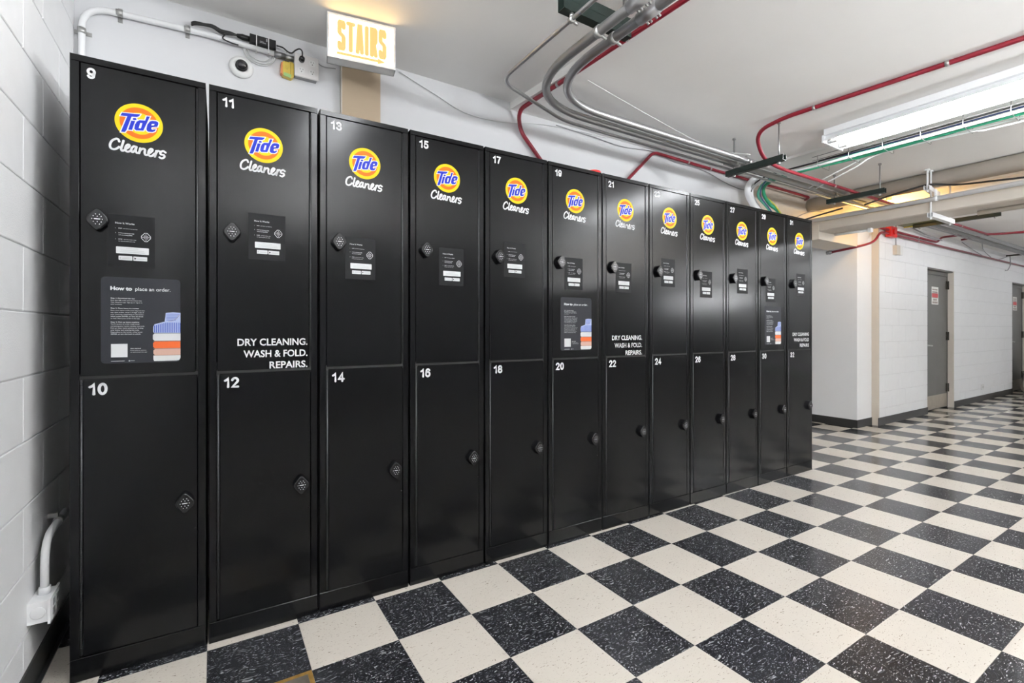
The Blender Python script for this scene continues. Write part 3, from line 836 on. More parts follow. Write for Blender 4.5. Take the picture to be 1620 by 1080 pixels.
# ================================================================== BACK WALL ABOVE THE LOCKERS
# illuminated sign, turned a little towards the room
sg = thing('stairs_sign', 'lit white and amber STAIRS sign with arrow under the ceiling', 'sign', (0.457, 2.373, 2.452), None, math.radians(-8.9))
SW, SH, SD = 0.317, 0.212, 0.065
b = MB(); f = 0.008
b.box(0, SW, 0.002, SD, 0, 0.003); b.box(0, SW, 0.002, SD, SH-0.003, SH); b.box(0, 0.003, 0.002, SD, 0, SH); b.box(SW-0.003, SW, 0.002, SD, 0, SH); b.box(0, SW, SD-0.003, SD, 0, SH)
b.build('housing', 'fixture_white', sg, world=False)
b = MB()
b.box(0, SW, 0, 0.006, 0, f); b.box(0, SW, 0, 0.006, SH-f, SH); b.box(0, f, 0, 0.006, f, SH-f); b.box(SW-f, SW, 0, 0.006, f, SH-f)
b.build('bezel', 'fixture_white', sg, world=False)
b = MB(); b.rect(f, SW-f, f, SH-f, 0.004); b.build('panel', 'sign_panel', sg, world=False)
b = MB(); yy = 0.0032; wd = 0.0190
lx, lw, lg, z0, z1 = 0.0545, 0.0185, 0.0042, 0.044, 0.186
G = {'S': [[(1,.80),(1,.95),(.85,1),(.15,1),(0,.95),(0,.62),(.15,.57),(.85,.48),(1,.42),(1,.05),(.85,0),(.15,0),(0,.05),(0,.20)]],
     'T': [[(-.12,1),(1.12,1)], [(.5,1),(.5,0)]], 'A': [[(-.05,0),(.38,1),(.62,1),(1.05,0)], [(.15,.28),(.85,.28)]],
     'I': [[(.5,0),(.5,1)]], 'R': [[(0,0),(0,1),(.8,1),(1,.95),(1,.55),(.8,.48),(0,.48)], [(.55,.48),(1,0)]]}
cxs = lx
for ch in 'STAIRS':
    wch = lw*(0.02 if ch == 'I' else 1)
    for st in G[ch]:
        b.ribbon([(cxs + q[0]*wch, z0+0.008 + q[1]*(z1-z0-0.016)) for q in st], wd, yy)
    cxs += wch + lg + wd
b.rect(0.043, 0.232, 0.022, 0.034, yy); b.flat([(0.232,0.014),(0.268,0.028),(0.232,0.042)], yy)
b.build('lettering', 'sign_letter', sg, world=False)
# tan board standing behind the sign
b = MB(); b.box(0.590, 0.797, YB-0.032, YB-0.001, 1.70, 2.60)
tb = tag(b.build('wall_panel', 'tan_board'), 'tan painted panel on the back wall below the stairs sign', 'panel')
b = MB(); b.box(0.586, 0.590, YB-0.032, YB-0.001, 1.70, 2.60); b.build('edge_strip', 'tan_edge', tb)
# white painted conduit across the wall
yc = YB - 0.022
pts = [(-0.470,yc,1.85),(-0.470,yc,2.535),(-0.03,yc,2.556),(0.262,yc,2.552)]
cd = tag(MB().tube(fillet(pts, 0.10, 8), 0.0125, 12).build('wall_conduit', 'paint_white'), 'white painted conduit bending along the back wall above lockers', 'conduit')
for (x, z) in ((-0.470,2.425),(-0.345,2.543),(-0.10,2.554)):
    t = MB()
    if x == -0.470: t.tube([(x,yc,z-0.012),(x,yc,z+0.012)], 0.0150, 12); t.box(x-0.03, x+0.03, YB-0.005, YB-0.001, z-0.008, z+0.008)
    else: t.tube([(x-0.012,yc,z),(x+0.012,yc,z+0.0005)], 0.0150, 12); t.box(x-0.008, x+0.008, YB-0.005, YB-0.001, z-0.03, z+0.03)
    t.build('clamp', 'zinc', cd)
t = MB(); t.tube([(0.262,yc,2.552),(0.312,yc,2.552)], 0.0155, 12); t.build('coupling', 'galvanised_dull', cd)
t = MB(); t.tube([(0.312,yc,2.552),(0.352,yc,2.552)], 0.0125, 12)
for x in (0.318, 0.330): t.tube([(x,yc-0.014,2.566),(x,yc-0.014,2.574)], 0.003, 8)
t.build('connector', 'zinc', cd)
# outlet box with two receptacles
ob = thing('outlet_box', 'square metal double outlet plate high on the back wall', 'outlet', (0.408, YB-0.03, 2.46), None)
b = MB(); b.box(0.358, 0.462, YB-0.044, YB-0.001, 2.464, 2.568); b.build('box', 'galvanised_dull', ob)
b = MB(); b.cbox(0.352, 0.468, YB-0.050, YB-0.044, 2.458, 2.574, 0.003); b.build('cover_plate', 'plate_metal', ob)
for ix, x in enumerate((0.385, 0.437)):
    for iz, z in enumerate((2.492, 2.540)):
        q = MB(); q.m = 0; q.rect(x-0.015, x+0.015, z-0.015, z+0.015, YB-0.0505, 0.010)
        q.m = 1
        q.rect(x-0.0075, x-0.0055, z+0.001, z+0.009, YB-0.0508); q.rect(x+0.0055, x+0.0075, z+0.002, z+0.008, YB-0.0508); q.disc(x, z-0.007, 0.0025, 0.0025, YB-0.0508, 10)
        q.build('receptacle', ['plastic_white', 'plastic_black'], ob)
# plug and its cord
pl = thing('power_plug', 'black power plug and cord in the outlet plate above lockers', 'plug', (0.385, YB-0.06, 2.53), None)
b = MB(); b.lathe([(0.0,0.03),(0.008,0.03),(0.013,0.024),(0.014,0.006),(0.012,0.0),(0.0,0.0)], (0.385, YB-0.0512, 2.541), 'y', 14); b.build('plug_body', 'plastic_black', pl)
b = MB(); b.tube(spline([(0.385,YB-0.078,2.545),(0.383,YB-0.085,2.570),(0.372,YB-0.075,2.584),(0.355,YB-0.062,2.578),(0.340,YB-0.05,2.566),(0.322,YB-0.04,2.572),(0.300,YB-0.035,2.588),(0.272,YB-0.03,2.592)]), 0.0036, 8); b.build('cord', 'cable_black', pl)
# power brick tied on the conduit
pb = thing('power_brick', 'black power adapter brick tied to the white wall conduit', 'power adapter', (0.21, YB-0.03, 2.570), None)
b = MB(); b.cbox(0.153, 0.268, YB-0.042, YB-0.006, 2.5665, 2.612, 0.004); b.build('case', 'plastic_black', pb)
for x in (0.182, 0.235):
    q = MB(); q.box(x-0.0022, x+0.0022, YB-0.0438, YB-0.0422, 2.535, 2.614); q.box(x-0.0022, x+0.0022, YB-0.0438, YB-0.004, 2.6125, 2.614); q.box(x-0.0022, x+0.0022, YB-0.0438, YB-0.004, 2.535, 2.5365); q.build('cable_tie', 'plastic_white', pb)
b = MB(); b.rect(0.196, 0.224, 2.578, 2.581, YB-0.0424); b.rect(0.196, 0.215, 2.584, 2.586, YB-0.0424); b.rect(0.224, 0.230, 2.590, 2.604, YB-0.0424); b.build('rating_print', 'print_grey', pb)
b = MB(); b.lathe([(0.0,0),(0.012,0),(0.014,-0.03),(0.008,-0.055),(0.0,-0.055)], (0.153, YB-0.024, 2.590), 'x', 12); b.build('inlet_plug', 'plastic_black', pb)
# bundled black cord on the conduit, left of the brick
b = MB()
for d in (0.0, 0.006, 0.011):
    b.tube(spline([(0.100,YB-0.026,2.590),(0.07,YB-0.034,2.580+d),(0.035,YB-0.038,2.572+d*1.4),(0.0,YB-0.040,2.586+d),(-0.035,YB-0.036,2.588+d*.6),(-0.07,YB-0.034,2.582+d),(-0.085,YB-0.03,2.574+d)]), 0.0042, 8)
b.tube(spline([(0.052,YB-0.04,2.574),(0.04,YB-0.042,2.548),(0.07,YB-0.042,2.538),(0.105,YB-0.04,2.537)]), 0.003, 8)
tag(b.build('cord_bundle', 'cable_black'), 'bundled black cord lying on the white wall conduit', 'cable')
# white network cable loops under the conduit
b = MB()
for r, dz in ((0.060, 0.0), (0.050, 0.003), (0.066, -0.002)):
    b.tube([(0.198 + r*1.05*math.cos(a), YB-0.014-0.004*math.sin(a), 2.548+dz + r*0.95*math.sin(a)) for a in [PI + PI*q/18 for q in range(19)]], 0.0028, 8)
tag(b.build('cable_coil', 'cable_white'), 'coil of thin white cable hanging under the wall conduit', 'cable')
# dome camera
dm = thing('dome_camera', 'round white dome security camera on the back wall', 'camera', (0.118, YB-0.001, 2.449), None)
b = MB(); b.lathe([(0.052,0.0),(0.0535,0.004),(0.051,0.012),(0.040,0.018),(0.028,0.020),(0.0265,0.016)], (0.118, YB-0.001, 2.449), 'y', 36); b.build('housing', 'plastic_white', dm)
b = MB(); b.lathe([(0.027*math.cos(a), 0.014+0.024*math.sin(a)) for a in [PI/2*q/8 for q in range(9)]], (0.120, YB-0.001, 2.455), 'y', 28); b.build('dome', 'dome_smoke', dm)
for x, z in ((0.084, 2.462), (0.152, 2.436)):
    b = MB(); b.lathe([(0.0,0.0175),(0.004,0.0172),(0.004,0.010)], (x, YB-0.001, z), 'y', 10); b.build('screw', 'galvanised_dull', dm)
# yellow zinc bracket box
yb_ = thing('bracket_box', 'small yellow and orange zinc box hanging below the conduit', 'junction box', (0.322, YB-0.03, 2.447), None)
b = MB(); b.prism_xz([(0.300,2.452),(0.340,2.446),(0.352,2.456),(0.352,2.520),(0.346,2.527),(0.300,2.522)], YB-0.034, YB-0.001); b.build('body', 'yellow_zinc', yb_)
b = MB(); b.prism_xz([(0.291,2.462),(0.300,2.456),(0.302,2.520),(0.293,2.516)], YB-0.030, YB-0.002); b.build('side_tab', 'orange_zinc', yb_)
b = MB(); b.prism_xz([(0.304,2.449),(0.336,2.444),(0.340,2.462),(0.304,2.466)], YB-0.037, YB-0.034); b.build('lower_plate', 'green_zinc', yb_)
b = MB(); b.rect(0.309, 0.328, 2.522, 2.526, YB-0.0365); b.rect(0.318, 0.3205, 2.484, 2.487, YB-0.0365); b.rect(0.335,0.3362,2.462,2.522,YB-0.0362); b.build('slot', 'plastic_black', yb_)
# thin wires along the wall
b = MB(); b.tube(spline([(0.468,YB-0.012,2.572),(0.50,YB-0.012,2.560),(0.56,YB-0.015,2.566)]), 0.0025, 6)
tag(b.build('sign_feed_wire', 'cable_grey'), 'short grey wire from the outlet plate to the stairs sign', 'wire')
b = MB(); b.tube(spline([tuple(on_y(u,v,YB-0.008)) for u,v in ((632,113),(655,128),(690,150),(735,178),(790,192),(850,196),(900,204),(960,218))]), 0.003, 6)
tag(b.build('wall_wire', 'cable_white'), 'thin white wire sagging along the back wall from the sign', 'wire')
b = MB(); b.tube(spline([tuple(on_y(u,v,YB-0.012)) for u,v in ((880,198),(905,206),(940,217),(985,232),(1035,240),(1065,255),(1100,265),(1120,273),(1150,290),(1175,300),(1200,302))]), 0.0035, 6)
tag(b.build('sagging_wire', 'cable_grey'), 'dark grey wire sagging along the back wall under the red pipe', 'wire')
# left wall: surface box and its short conduit
lb = thing('surface_box', 'white painted surface box low on the left block wall', 'junction box', (XL+0.03, 2.14, 0.225), None)
b = MB(); b.box(XL+0.0005, XL+0.050, 2.085, 2.195, 0.230, 0.296); b.build('box', 'paint_white', lb)
b = MB(); b.box(XL+0.050, XL+0.056, 2.079, 2.202, 0.224, 0.302); b.build('cover', 'paint_white', lb)
b = MB(); b.lathe([(0.018,0.0),(0.019,0.001),(0.017,0.0018),(0.0,0.0018)], (XL+0.026, 2.085, 0.263), 'y', 20); b.build('knockout', 'paint_white', lb)
b = MB()
for z in (0.248, 0.278):
    for dy in (-0.02, 0.02):
        b.box(XL+0.056, XL+0.0575, 2.14+dy-0.011, 2.14+dy+0.011, z-0.010, z+0.010)
b.build('receptacle', 'cable_grey', lb)
lc = tag(MB().tube(fillet([(XL+0.028,2.150,0.296),(XL+0.028,2.152,0.475),(XL+0.028,2.42,0.482)],0.13,8), 0.0115, 12).build('box_conduit', 'paint_white'), 'white painted conduit rising from the low wall box behind lockers', 'conduit')
b = MB(); b.tube([(XL+0.028,2.150,0.296),(XL+0.028,2.150,0.318)], 0.0155, 12); b.build('connector', 'paint_white', lc)
b = MB(); b.tube([(XL+0.028,2.30,0.4815),(XL+0.028,2.33,0.4818)], 0.0145, 12); b.box(XL+0.0005, XL+0.028, 2.305, 2.325, 0.494, 0.510); b.build('clamp', 'zinc', lc)
# brass floor plate
fp = thing('floor_plate', 'worn brass framed metal plate set in a black floor tile', 'floor plate', (0.1872, 1.6476, 0.0), None)
x1, y1 = TOX-0.002, TOY-TILE-0.002
b = MB()
b.box(x1-0.19, x1, y1-0.014, y1, 0.0003, 0.004); b.box(x1-0.014, x1, y1-0.19, y1-0.014, 0.0003, 0.004); b.box(x1-0.19, x1-0.014, y1-0.19, y1-0.176, 0.0003, 0.004); b.box(x1-0.19, x1-0.176, y1-0.176, y1-0.014, 0.0003, 0.004)
b.build('frame', 'brass', fp)
b = MB(); b.box(x1-0.176, x1-0.014, y1-0.176, y1-0.014, 0.0003, 0.0028); b.build('plate', 'dirty_metal', fp)

# ================================================================== CEILING SERVICES
ZR = 2.427     # height of the galvanised runs
def clamp_on(parent, p, axis, r, mname='zinc', name='clamp', screw=True, w=0.012):
    t = MB(); p = Vector(p); a = {'x': Vector((1,0,0)), 'y': Vector((0,1,0)), 'z': Vector((0,0,1))}[axis]
    t.tube([p-a*w, p+a*w], r*1.16, 14)
    if screw:
        q = Vector((0,-1,0)) if axis == 'x' else Vector((1,0,0)) if axis == 'y' else Vector((1,0,0))
        t.tube([p + Vector((0,0,-r*0.6)) + q*r*0.7, p + Vector((0,0,-r*0.9)) + q*(r+0.020)], 0.0065, 8)
        t.tube([p + Vector((0,0,r*0.6)), p + Vector((0,0,r+0.012))], 0.010, 8)
    return t.build(name, mname, parent)
XEND = 14.59
A = tag(MB().tube(fillet([(1.475,-5.9,ZR),(1.475,2.105,ZR),(XEND,2.105,ZR)],0.46,14), 0.0215, 16).build('large_conduit', 'galvanised'), 'bright galvanised conduit on the inside of the big ceiling bend', 'conduit', 'galvanised conduits under the ceiling')
B = tag(MB().tube(fillet([(1.388,-5.9,ZR),(1.388,2.195,ZR),(XEND,2.195,ZR)],0.50,14), 0.0215, 16).build('large_conduit', 'galvanised_dull'), 'dull galvanised conduit on the outside of the big ceiling bend', 'conduit', 'galvanised conduits under the ceiling')
for cnd, x in ((A, 1.475), (B, 1.388)):
    y = 1.30 if cnd is B else 1.33
    t = MB(); t.tube([(x,y-0.05,ZR),(x,y+0.05,ZR)], 0.0255, 16); t.build('coupling', 'galvanised', cnd)
    for dy in (-0.03, -0.014, 0.014, 0.03):
        t = MB(); t.tube([(x+0.022,y+dy,ZR-0.012),(x+0.034,y+dy,ZR-0.018)], 0.0052, 8); t.build('set_screw', 'zinc', cnd)
    clamp_on(cnd, (x, 1.525, ZR), 'y', 0.0215)
    for xx in (3.38, 4.92, 6.95):
        clamp_on(cnd, (xx, 2.105 if cnd is A else 2.195, ZR), 'x', 0.0215)
Cc = tag(MB().tube(fillet([(1.240,-5.9,ZR),(1.240,2.09,ZR),(1.80,2.292,ZR),(XEND,2.262,ZR)],0.10,10), 0.0095, 12).build('thin_conduit', 'galvanised'), 'thin galvanised conduit left of the two big ones under the ceiling', 'conduit', 'galvanised conduits under the ceiling')
clamp_on(Cc, (1.240, 1.525, ZR), 'y', 0.0115, w=0.010)
D_ = tag(MB().tube([(3.30,2.232,ZR-0.002),(XEND,2.228,ZR-0.002)], 0.0085, 10).build('thin_conduit', 'galvanised_dull'), 'thin dull conduit beside the wall-side pair on the green hangers', 'conduit', 'galvanised conduits under the ceiling')
b = MB(); b.tube(spline([tuple(on_z(930,127,2.60)), tuple(on_z(980,156,2.595)), tuple(on_z(1040,190,2.58)), tuple(on_z(1100,222,2.55)), tuple(on_z(1150,240,2.50)), (3.36,2.06,2.455)]), 0.0028, 6)
tag(b.build('ceiling_wire', 'cable_white'), 'thin white wire strung from the ceiling to the conduit run', 'wire')

def strut(parent, p0, p1, z0, z1, m, name='channel', wall=0.003):
    """U channel between p0 and p1 (plan), 41 mm wide, open side up"""
    p0 = Vector((*p0, 0)); p1 = Vector((*p1, 0)); d = (p1-p0).normalized(); n = Vector((-d.y, d.x, 0)) * 0.0205
    t = MB()
    def bar(a, c, za, zb):   # a..c across factor
        q = [p0+n*a, p1+n*a, p1+n*c, p0+n*c]
        t.add([(v.x,v.y,za) for v in q] + [(v.x,v.y,zb) for v in q], [(0,3,2,1),(4,5,6,7),(0,1,5,4),(1,2,6,5),(2,3,7,6),(3,0,4,7)])
    k = wall/0.0205
    bar(-1, 1, z0, z0+wall); bar(-1, -1+k, z0+wall, z1); bar(1-k, 1, z0+wall, z1); bar(-1+k, -0.55, z1-wall, z1); bar(0.55, 1-k, z1-wall, z1)
    return t.build(name, m, parent)
def rod(parent, x, y, z0, z1, r=0.005, m='galvanised_dull'):
    t = MB(); t.tube([(x,y,z0),(x,y,z1)], r, 8); t.tube([(x,y,z1-0.012),(x,y,z1)], r*2.4, 8); return t.build('rod', m, parent)
def trapeze(x, ya, yb2, zc, label, m='strut_green'):
    t = thing('pipe_hanger', label, 'pipe hanger', (x, (ya+yb2)/2, 2.345), 'green channel pipe hangers')
    strut(t, (x, ya), (x, yb2), 2.345, 2.386, m)
    for yy in (ya+0.04, yb2-0.06):
        rod(t, x, yy, 2.325, zc)
        q = MB(); q.tube([(x,yy,2.328),(x,yy,2.344)], 0.012, 6); q.build('nut', 'zinc', t)
    return t
t = thing('pipe_hanger', 'dark green channel bracket above the conduits near the stairs sign', 'pipe hanger', (1.38, 1.53, ZR+0.025), 'green channel pipe hangers')
strut(t, (1.19, 1.53), (1.565, 1.53), ZR+0.024, ZR+0.106, 'strut_green')
b = MB(); b.box(1.19, 1.565, 1.5085, 1.5125, ZR+0.063, ZR+0.068); b.build('rib', 'strut_green', t)
for xx in (1.215, 1.54): rod(t, xx, 1.53, ZR+0.03, ZC1 if xx < 1.4 else ZC1)
trapeze(3.38, 1.82, 2.262, ZC2, 'dark green channel hanger above the lockers numbered 25 and 27')
trapeze(4.915, 1.79, 2.25, ZC3, 'dark green channel hanger in front of the yellow lit gap')
trapeze(6.93, 1.52, 2.25, ZC4, 'dark green channel hanger beyond the beige duct')
t = thing('steel_bar', 'black steel bar under the far ceiling beyond the duct', 'bar', (7.07, 1.3, 2.44), None)
strut(t, (7.07, 1.02), (7.07, 1.77), 2.44, 2.481, 'strut_green'); rod(t, 7.07, 1.4, 2.445, ZC4)

# red painted pipes
def red(name, pts, r, rad, label, clamps=()):
    ob = tag(MB().tube(fillet(pts, rad, 8), r, 12).build(name, 'red_paint'), label, 'pipe', 'red painted conduits')
    for c, ax in clamps: clamp_on(ob, c, ax, r, 'zinc', 'clamp', False, 0.009)
    return ob
zr = ZC2-0.0145
red('red_pipe', [(1.98,-5.9,zr),(1.757,1.37,zr),(1.712,2.655,zr),(1.732,2.672,2.49),(2.16,2.672,2.07),(2.36,2.672,1.88)], 0.0135, 0.09, 'red pipe from the ceiling bend down behind the locker numbered 17', (((1.7263,2.25,zr),'y'),((1.7451,1.71,zr),'y')))
red('red_pipe', [(2.20,2.672,1.86),(2.731,2.672,2.329),(3.02,2.672,2.596),(5.45,2.672,2.588),(5.50,2.74,2.585)], 0.0125, 0.05, 'red pipe slanting up from the locker numbered 21 along the back wall', (((3.45,2.672,2.5946),'x'),((3.75,2.672,2.5937),'x')))
zr3 = ZC2-0.015
red('red_pipe', [(3.46,-5.9,zr3),(3.42,0.6,zr3),(3.305,1.80,zr3),(3.30,1.985,2.575),(3.45,2.02,2.43),(3.70,2.030,2.405),(8.60,2.0,2.405),(8.72,1.75,2.405),(8.80,-0.6,2.405)], 0.0135, 0.13, 'long red pipe along the ceiling dropping onto the green hangers', (((3.325,1.60,zr3),'y'),((3.385,0.95,zr3),'y'),((4.55,2.0247,2.405),'x'),((7.6,2.006,2.405),'x')))
red('red_pipe', [(XA-0.005,2.90,2.115),(XA-0.02,2.60,2.14),(6.62,2.515,2.20),(6.76,2.515,2.335),(14.3,2.525,2.36)], 0.0135, 0.11, 'red pipe leaving the stair recess and running above both grey doors', (((7.9,2.5168,2.339),'x'),((10.0,2.519,2.346),'x')))
o = bpy.data.objects[[n for n in ORG if n.startswith('red_pipe')][-1]]
red('red_pipe', [(6.73,2.515,2.383),(8.56,2.515,2.383),(8.76,2.515,2.475),(9.0,2.30,2.500)], 0.0135, 0.05, 'upper red pipe above the first grey door, turning up to ceiling', (((7.9,2.515,2.383),'x'),))
red('red_pipe', [(9.3,2.45,2.48),(9.15,2.10,2.49),(9.6,1.6,2.495),(9.8,1.2,2.495)], 0.0135, 0.08, 'short red pipe crossing the far ceiling near the door wall')
b = MB(); b.box(6.99, 7.17, 2.488, 2.545, 2.30, 2.425)
jb = tag(b.build('red_junction_box', 'red_bright'), 'red junction box where the two red pipes meet the block wall', 'junction box')
b = MB(); b.tube([(7.08,2.470,2.3625),(7.08,2.488,2.3625)], 0.036, 16); b.build('cover', 'red_bright', jb)
b = MB(); b.tube([(XA-0.006,2.955,2.112),(XA-0.006,2.895,2.116)], 0.021, 12); b.tube([(XA-0.006,2.925,2.114),(XA-0.006,2.915,2.115)], 0.026, 12)
tag(b.build('pipe_coupling', 'galvanised'), 'silver coupling at the end of the red pipe in the recess', 'coupling')
# sensor on the door wall and outlet
sn = thing('wall_sensor', 'small beige and white sensor box on the block wall under red pipes', 'sensor', (7.34, YD-0.03, 2.11), None)
b = MB(); b.box(7.24, 7.34, YD-0.045, YD-0.001, 2.105, 2.222); b.build('case', 'beige_and_lamplit', sn)
b = MB(); b.box(7.34, 7.45, YD-0.035, YD-0.001, 2.112, 2.228); b.build('back_plate', 'plastic_white', sn)
b = MB(); b.tube([(7.30,YD-0.012,2.222),(7.30,YD-0.012,2.50)], 0.005, 8); b.build('conduit', 'galvanised_dull', sn)
wo = thing('wall_outlet', 'white wall outlet low on the block wall between grey doors', 'outlet', (10.67, YD-0.004, 0.19), None)
b = MB(); b.cbox(10.615, 10.735, YD-0.012, YD-0.001, 0.185, 0.270, 0.002); b.build('plate', 'plastic_white', wo)
b = MB(); b.rect(10.655, 10.672, 0.215, 0.245, YD-0.0125); b.rect(10.685, 10.697, 0.212, 0.24, YD-0.0125); b.build('socket', 'cable_grey', wo)
# loose grey wires on the far wall
b = MB()
b.tube(spline([(9.62,2.53,2.49),(10.0,2.53,2.43),(10.55,2.53,2.365)]), 0.006, 6)
tag(b.build('far_wire', 'cable_grey'), 'thin grey wire falling to the red pipe on the far wall, left one', 'wire')
b = MB(); b.tube(spline([(10.0,2.40,2.51),(10.5,2.5,2.44),(11.0,2.53,2.37)]), 0.006, 6)
tag(b.build('far_wire', 'cable_grey'), 'thin grey wire falling to the red pipe on the far wall, right one', 'wire')
b = MB(); b.tube(spline([(7.35,2.50,2.50),(7.7,2.50,2.475),(8.1,2.50,2.44),(8.5,2.50,2.425),(8.7,2.5,2.42)]), 0.008, 6)
tag(b.build('grey_cable', 'cable_grey'), 'grey cable sagging above the red pipes on the block wall', 'cable')
hk = thing('cable_hook', 'dark bracket with dangling wires at the far wall top', 'bracket', (11.75, 2.4, 2.42), None)
b = MB(); b.tube([(11.70,2.50,2.448),(11.80,1.40,2.46)], 0.014, 8); b.build('arm', 'hinge_dark', hk)
b = MB(); b.tube(spline([(11.72,2.47,2.44),(11.45,2.50,2.38),(11.2,2.52,2.34)]), 0.007, 6); b.tube(spline([(11.74,2.46,2.44),(11.95,2.50,2.32),(11.9,2.52,2.22),(11.75,2.52,2.20)]), 0.007, 6); b.build('wire', 'cable_grey', hk)

# cable bundle running along y beside the fluorescent light
XG = 4.225
def cable(name, pts, r, m, label, group='cables in the ceiling bundle'):
    return tag(MB().tube(spline(pts, 5), r, 8).build(name, m), label, 'cable', group)
cable('cable', [(XG,-2.9,2.495),(XG,0.8,2.500),(XG+0.02,1.6,2.502),(XG-0.03,2.15,2.498),(4.28,2.45,2.50),(4.34,2.53,2.44),(4.42,2.52,2.34),(4.56,2.50,2.26),(4.75,2.50,2.0)], 0.016, 'cable_green', 'thick green cable along the ceiling curving down behind lockers')
cable('cable', [(XG+0.03,-2.9,2.515),(XG+0.03,0.8,2.515),(XG+0.0,1.55,2.520),(XG-0.02,2.1,2.512),(4.25,2.44,2.51),(4.30,2.56,2.42),(4.40,2.54,2.32),(4.58,2.52,2.2)], 0.012, 'cable_teal', 'pale green cable lying on the thick green one')
cable('cable', [(XG-0.03,-2.9,2.500),(XG-0.03,0.9,2.503),(XG-0.03,1.6,2.505),(XG-0.04,2.10,2.505),(4.17,2.44,2.51),(4.22,2.60,2.43),(4.33,2.60,2.30),(4.45,2.58,2.1)], 0.011, 'cable_white', 'white cable on the locker side of the green bundle')
cable('cable', [(XG+0.045,-2.9,2.49),(XG+0.05,0.7,2.485),(XG+0.045,1.2,2.492),(XG+0.03,1.62,2.50),(XG+0.07,1.80,2.468),(XG+0.14,2.0,2.44),(XG+0.22,2.18,2.41)], 0.0065, 'cable_white', 'upper of two white cables sagging off the green bundle')
cable('cable', [(XG+0.055,-2.9,2.48),(XG+0.07,0.6,2.465),(XG+0.055,1.1,2.482),(XG+0.04,1.58,2.49),(XG+0.09,1.76,2.452),(XG+0.17,1.95,2.425),(XG+0.25,2.14,2.40)], 0.0065, 'cable_white', 'lower of two white cables sagging off the green bundle')
cable('cable', [(XG-0.05,-2.9,2.53),(XG-0.05,1.5,2.535),(XG-0.06,2.0,2.525),(4.15,2.40,2.52),(4.22,2.58,2.44),(4.36,2.57,2.30),(4.5,2.56,2.1)], 0.0065, 'cable_black', 'black cable above the green bundle turning down behind lockers')
cable('cable', [(XG+0.01,-2.9,2.535),(XG+0.015,1.3,2.54),(XG+0.0,1.9,2.545),(4.20,2.35,2.53),(4.27,2.52,2.42),(4.42,2.51,2.28),(4.6,2.5,2.1)], 0.0055, 'cable_blue', 'dark blue cable lying above the green bundle')
cable('cable', [(4.30,2.52,2.52),(4.36,2.53,2.42),(4.47,2.49,2.32),(4.62,2.48,2.2)], 0.006, 'cable_yellow', 'thin yellow green wire beside the green cable behind lockers')
cable('cable', [(4.23,2.62,2.50),(4.26,2.58,2.40),(4.34,2.57,2.31),(4.45,2.55,2.22)], 0.007, 'cable_grey', 'grey cable between the white bends above the lockers')
# two large white bends dropping behind the lockers
tag(MB().tube(spline([(4.36,2.50,2.565),(4.24,2.54,2.555),(4.165,2.56,2.50),(4.135,2.56,2.42),(4.18,2.56,2.35),(4.28,2.56,2.285),(4.42,2.56,2.21),(4.6,2.56,2.08)],5), 0.026, 14).build('white_bend_pipe', 'paint_white'), 'wide white painted pipe bend dropping behind the locker numbered 29', 'pipe')
tag(MB().tube(spline([(4.42,2.52,2.54),(4.32,2.56,2.53),(4.245,2.58,2.47),(4.235,2.58,2.40),(4.28,2.58,2.335),(4.38,2.58,2.265),(4.5,2.58,2.18)],5), 0.015, 12).build('white_bend_pipe', 'paint_white'), 'narrower white pipe bend beside the cable bundle above lockers', 'pipe')
# wire basket that carries the bundle
wt = thing('wire_tray', 'thin wire cable tray carrying the green cable bundle', 'cable tray', (XG-0.02, 0.3, 2.47), None)
b = MB()
for dx, z in ((-0.10, 2.56), (-0.10, 2.53), (0.085, 2.56)):
    b.tube([(XG+dx,-2.9,z),(XG+dx,2.0,z)], 0.0028, 6)
b.build('rail', 'galvanised_dull', wt)
y = -2.0
while y < 2.0:
    q = MB(); q.tube(fillet([(XG-0.10,y,2.565),(XG-0.10,y,2.482),(XG+0.085,y,2.474),(XG+0.085,y,2.565)],0.01,3), 0.0025, 6); q.build('rung', 'galvanised_dull', wt); y += 0.22
# beige mechanical pipes beyond
def ypipe(name, x, z, r, ya, yb2, m, label, n=20):
    return tag(MB().tube([(x,ya,z),(x,yb2,z)], r, n).build(name, m), label, 'pipe')
ypipe('insulated_pipe', 5.60, ZC3-0.073, 0.072, -5.9, YB+0.06, 'pipe_beige', 'large round beige pipe crossing under the ceiling into the wall')
ypipe('white_pipe', 5.47, 2.334, 0.021, -5.9, YB+0.06, 'paint_white', 'slim white pipe crossing in front of the beige duct')
b = MB()
sec = [(5.555,2.235),(5.575,2.226),(5.91,2.226),(5.93,2.235),(5.93,2.335),(5.555,2.335)]
n = len(sec); ya, yb2 = -5.9, YB+0.06
b.add([(x,ya,z) for x,z in sec]+[(x,yb2,z) for x,z in sec], [tuple(range(n)), tuple(reversed(range(n,2*n)))]+[((i+1)%n,i,i+n,(i+1)%n+n) for i in range(n)])
dk = tag(b.build('beige_duct', 'pipe_beige'), 'wide flat beige duct hanging across the passage', 'duct')
ypipe('insulated_pipe', 5.80, 2.205, 0.020, -5.9, 1.42, 'beige_and_lamplit', 'pale beige pipe fixed under the edge of the beige duct', 14)
